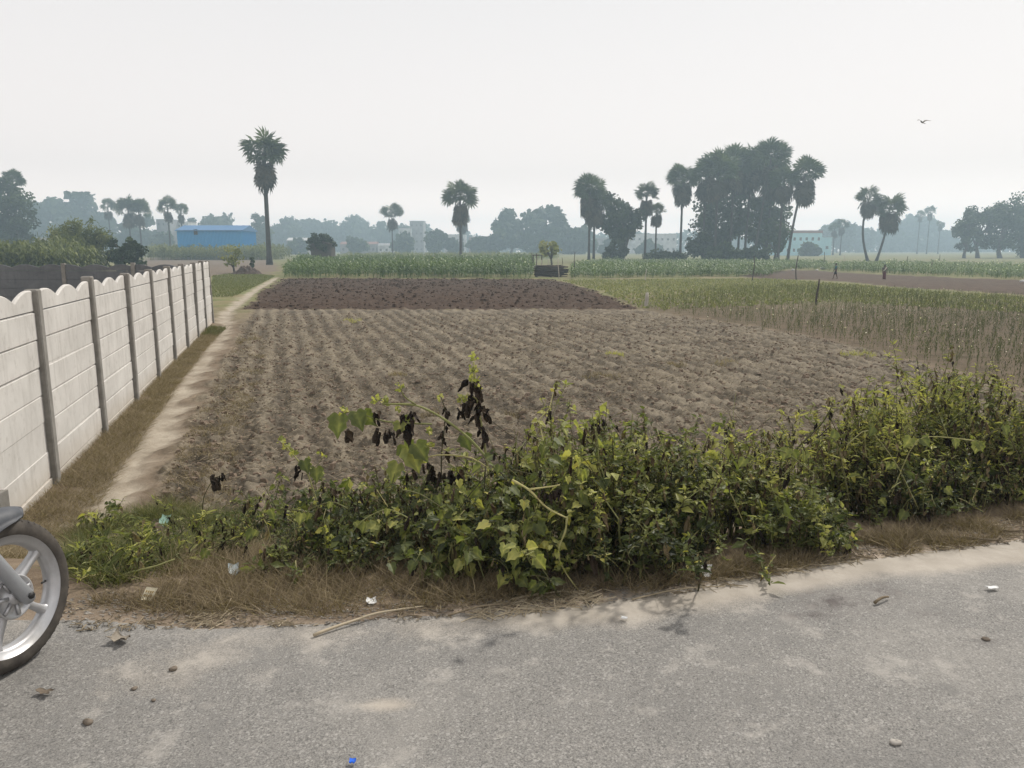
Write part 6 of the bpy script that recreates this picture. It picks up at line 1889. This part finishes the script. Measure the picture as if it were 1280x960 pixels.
scrap('plastic_scrap', 882, 723, 12, 12, M_PAPER, 'whitish plastic scrap on the sand below the dark middle bush', 'litter', 15, .002, .5, .6)
scrap('paper_scrap', 1240, 738, 15, 5, M_PAPER, 'flat white chip of paper on the asphalt at the right', 'litter', 17, .003, .1)
scrap('paper_scrap', 780, 776, 8, 4, M_PAPER, 'tiny white paper scrap on the asphalt below the pale vine', 'litter', 19, .002, .2)
scrap('bottle_cap', 441, 958, 8, 6, M_BLUEP, 'bright blue plastic scrap at the bottom edge of the view', 'litter', 21, .004, .4)
scrap('dry_leaf', 150, 803, 28, 12, flat('dry_leaf_brown', (.27, .235, .19)), 'curled dry brown leaf on the asphalt right of the motorcycle wheel', 'leaf', 23, .002, .45)
scrap('dry_leaf', 55, 868, 22, 7, flat('dry_leaf_dark', (.15, .12, .09)), 'flat dark leaf on the asphalt below the motorcycle wheel', 'leaf', 26, .002, .2)
def stone(px, py, w, mat, label, seed):
    g = np.random.default_rng(seed); p = on_ground(px, py); r = w * p[1] / FPX / 2
    L, k = 7, 10; V = []; F = []
    ph = g.uniform(0, 6, 4)
    for i in range(L + 1):
        th = math.pi * i / L
        for j in range(k):
            q = 2 * math.pi * j / k
            rr = r * (1 + .14 * math.sin(2 * q + ph[0]) + .10 * math.sin(3 * q + ph[1]) * math.sin(th) + .08 * math.sin(3 * th + ph[2]))
            V.append((p[0] + rr * math.sin(th) * math.cos(q), p[1] + .8 * rr * math.sin(th) * math.sin(q), gz(p[0], p[1]) + .32 * r + .5 * rr * math.cos(th)))
    for i in range(L):
        for j in range(k): F.append([i * k + j, i * k + (j + 1) % k, (i + 1) * k + (j + 1) % k, (i + 1) * k + j])
    tag(Geo().add(np.array(V), F).build('stone', mat, None, True, origin=p), label, 'stone', 'stones on the asphalt')
stone(110, 904, 15, M_DSTONE, 'brown flat stone on the asphalt in the lower left corner', 1)
stone(1119, 931, 15, M_STONE, 'pale pebble on the asphalt in the lower right', 2)
stone(217, 838, 12, M_DSTONE, 'dark clod on the asphalt right of the curled leaf', 4)
stone(168, 862, 9, M_DSTONE, 'smaller dark clod below and left of the dark one', 5)
stone(1232, 801, 10, M_DSTONE, 'dark clod on the stained asphalt at the right', 6)
stone(192, 876, 7, M_DSTONE, 'tiny brown clod left of the tan sand spot', 7)
def twig(pp, r, label, seed, mat=M_STRAW, tint=.75, name='twig'):
    g = np.random.default_rng(seed)
    pts = np.array([on_ground(*q) for q in pp]); 
    pts = smooth(pts)
    pts[:, 2] = height(pts[:, 0], pts[:, 1]) + r + .004 + .01 * np.abs(np.sin(np.linspace(0, 3, len(pts))))
    o = Geo().tube(pts, r * np.linspace(1, .55, len(pts)), 6, tint=tint).build(name, mat, None, True, origin=pts[0])
    tag(o, label, 'twig', 'dry stalks lying along the road')
twig([(392, 797), (430, 784), (470, 772), (510, 767), (530, 762)], .007, 'longest pale dry stalk lying at a slant on the asphalt edge', 1, tint=.9)
twig([(300, 752), (318, 764), (334, 776)], .006, 'short tan stick lying in the straw left of the longest stalk', 2, tint=.6)
twig([(640, 752), (668, 747), (700, 744), (730, 746)], .007, 'tan stalk lying beside the root of the pale vine', 3, tint=.8)
twig([(560, 770), (600, 764), (640, 756)], .005, 'thin stalk lying left of the root of the pale vine', 4, tint=.55)
twig([(1010, 706), (1060, 700), (1095, 702)], .006, 'brown twig lying on the sand right of the low grey green weed', 5, tint=.35)
twig([(1170, 672), (1210, 676), (1245, 681), (1250, 672)], .010, 'thick dark twisted root on the sand at the right', 6, tint=.15)
twig([(1230, 660), (1262, 668), (1290, 664)], .007, 'dark twig at the right edge of the sand', 7, tint=.2)
twig([(1093, 758), (1110, 751)], .008, 'short brown clod like stick on the dark stain of the asphalt', 8, tint=.3)
twig([(900, 712), (940, 722), (962, 727)], .007, 'brown broken twig beside the bluish plastic', 9, tint=.4)
twig([(790, 752), (850, 741), (905, 736)], .004, 'fine straw lying on the sand below the middle bush', 10, tint=.7)
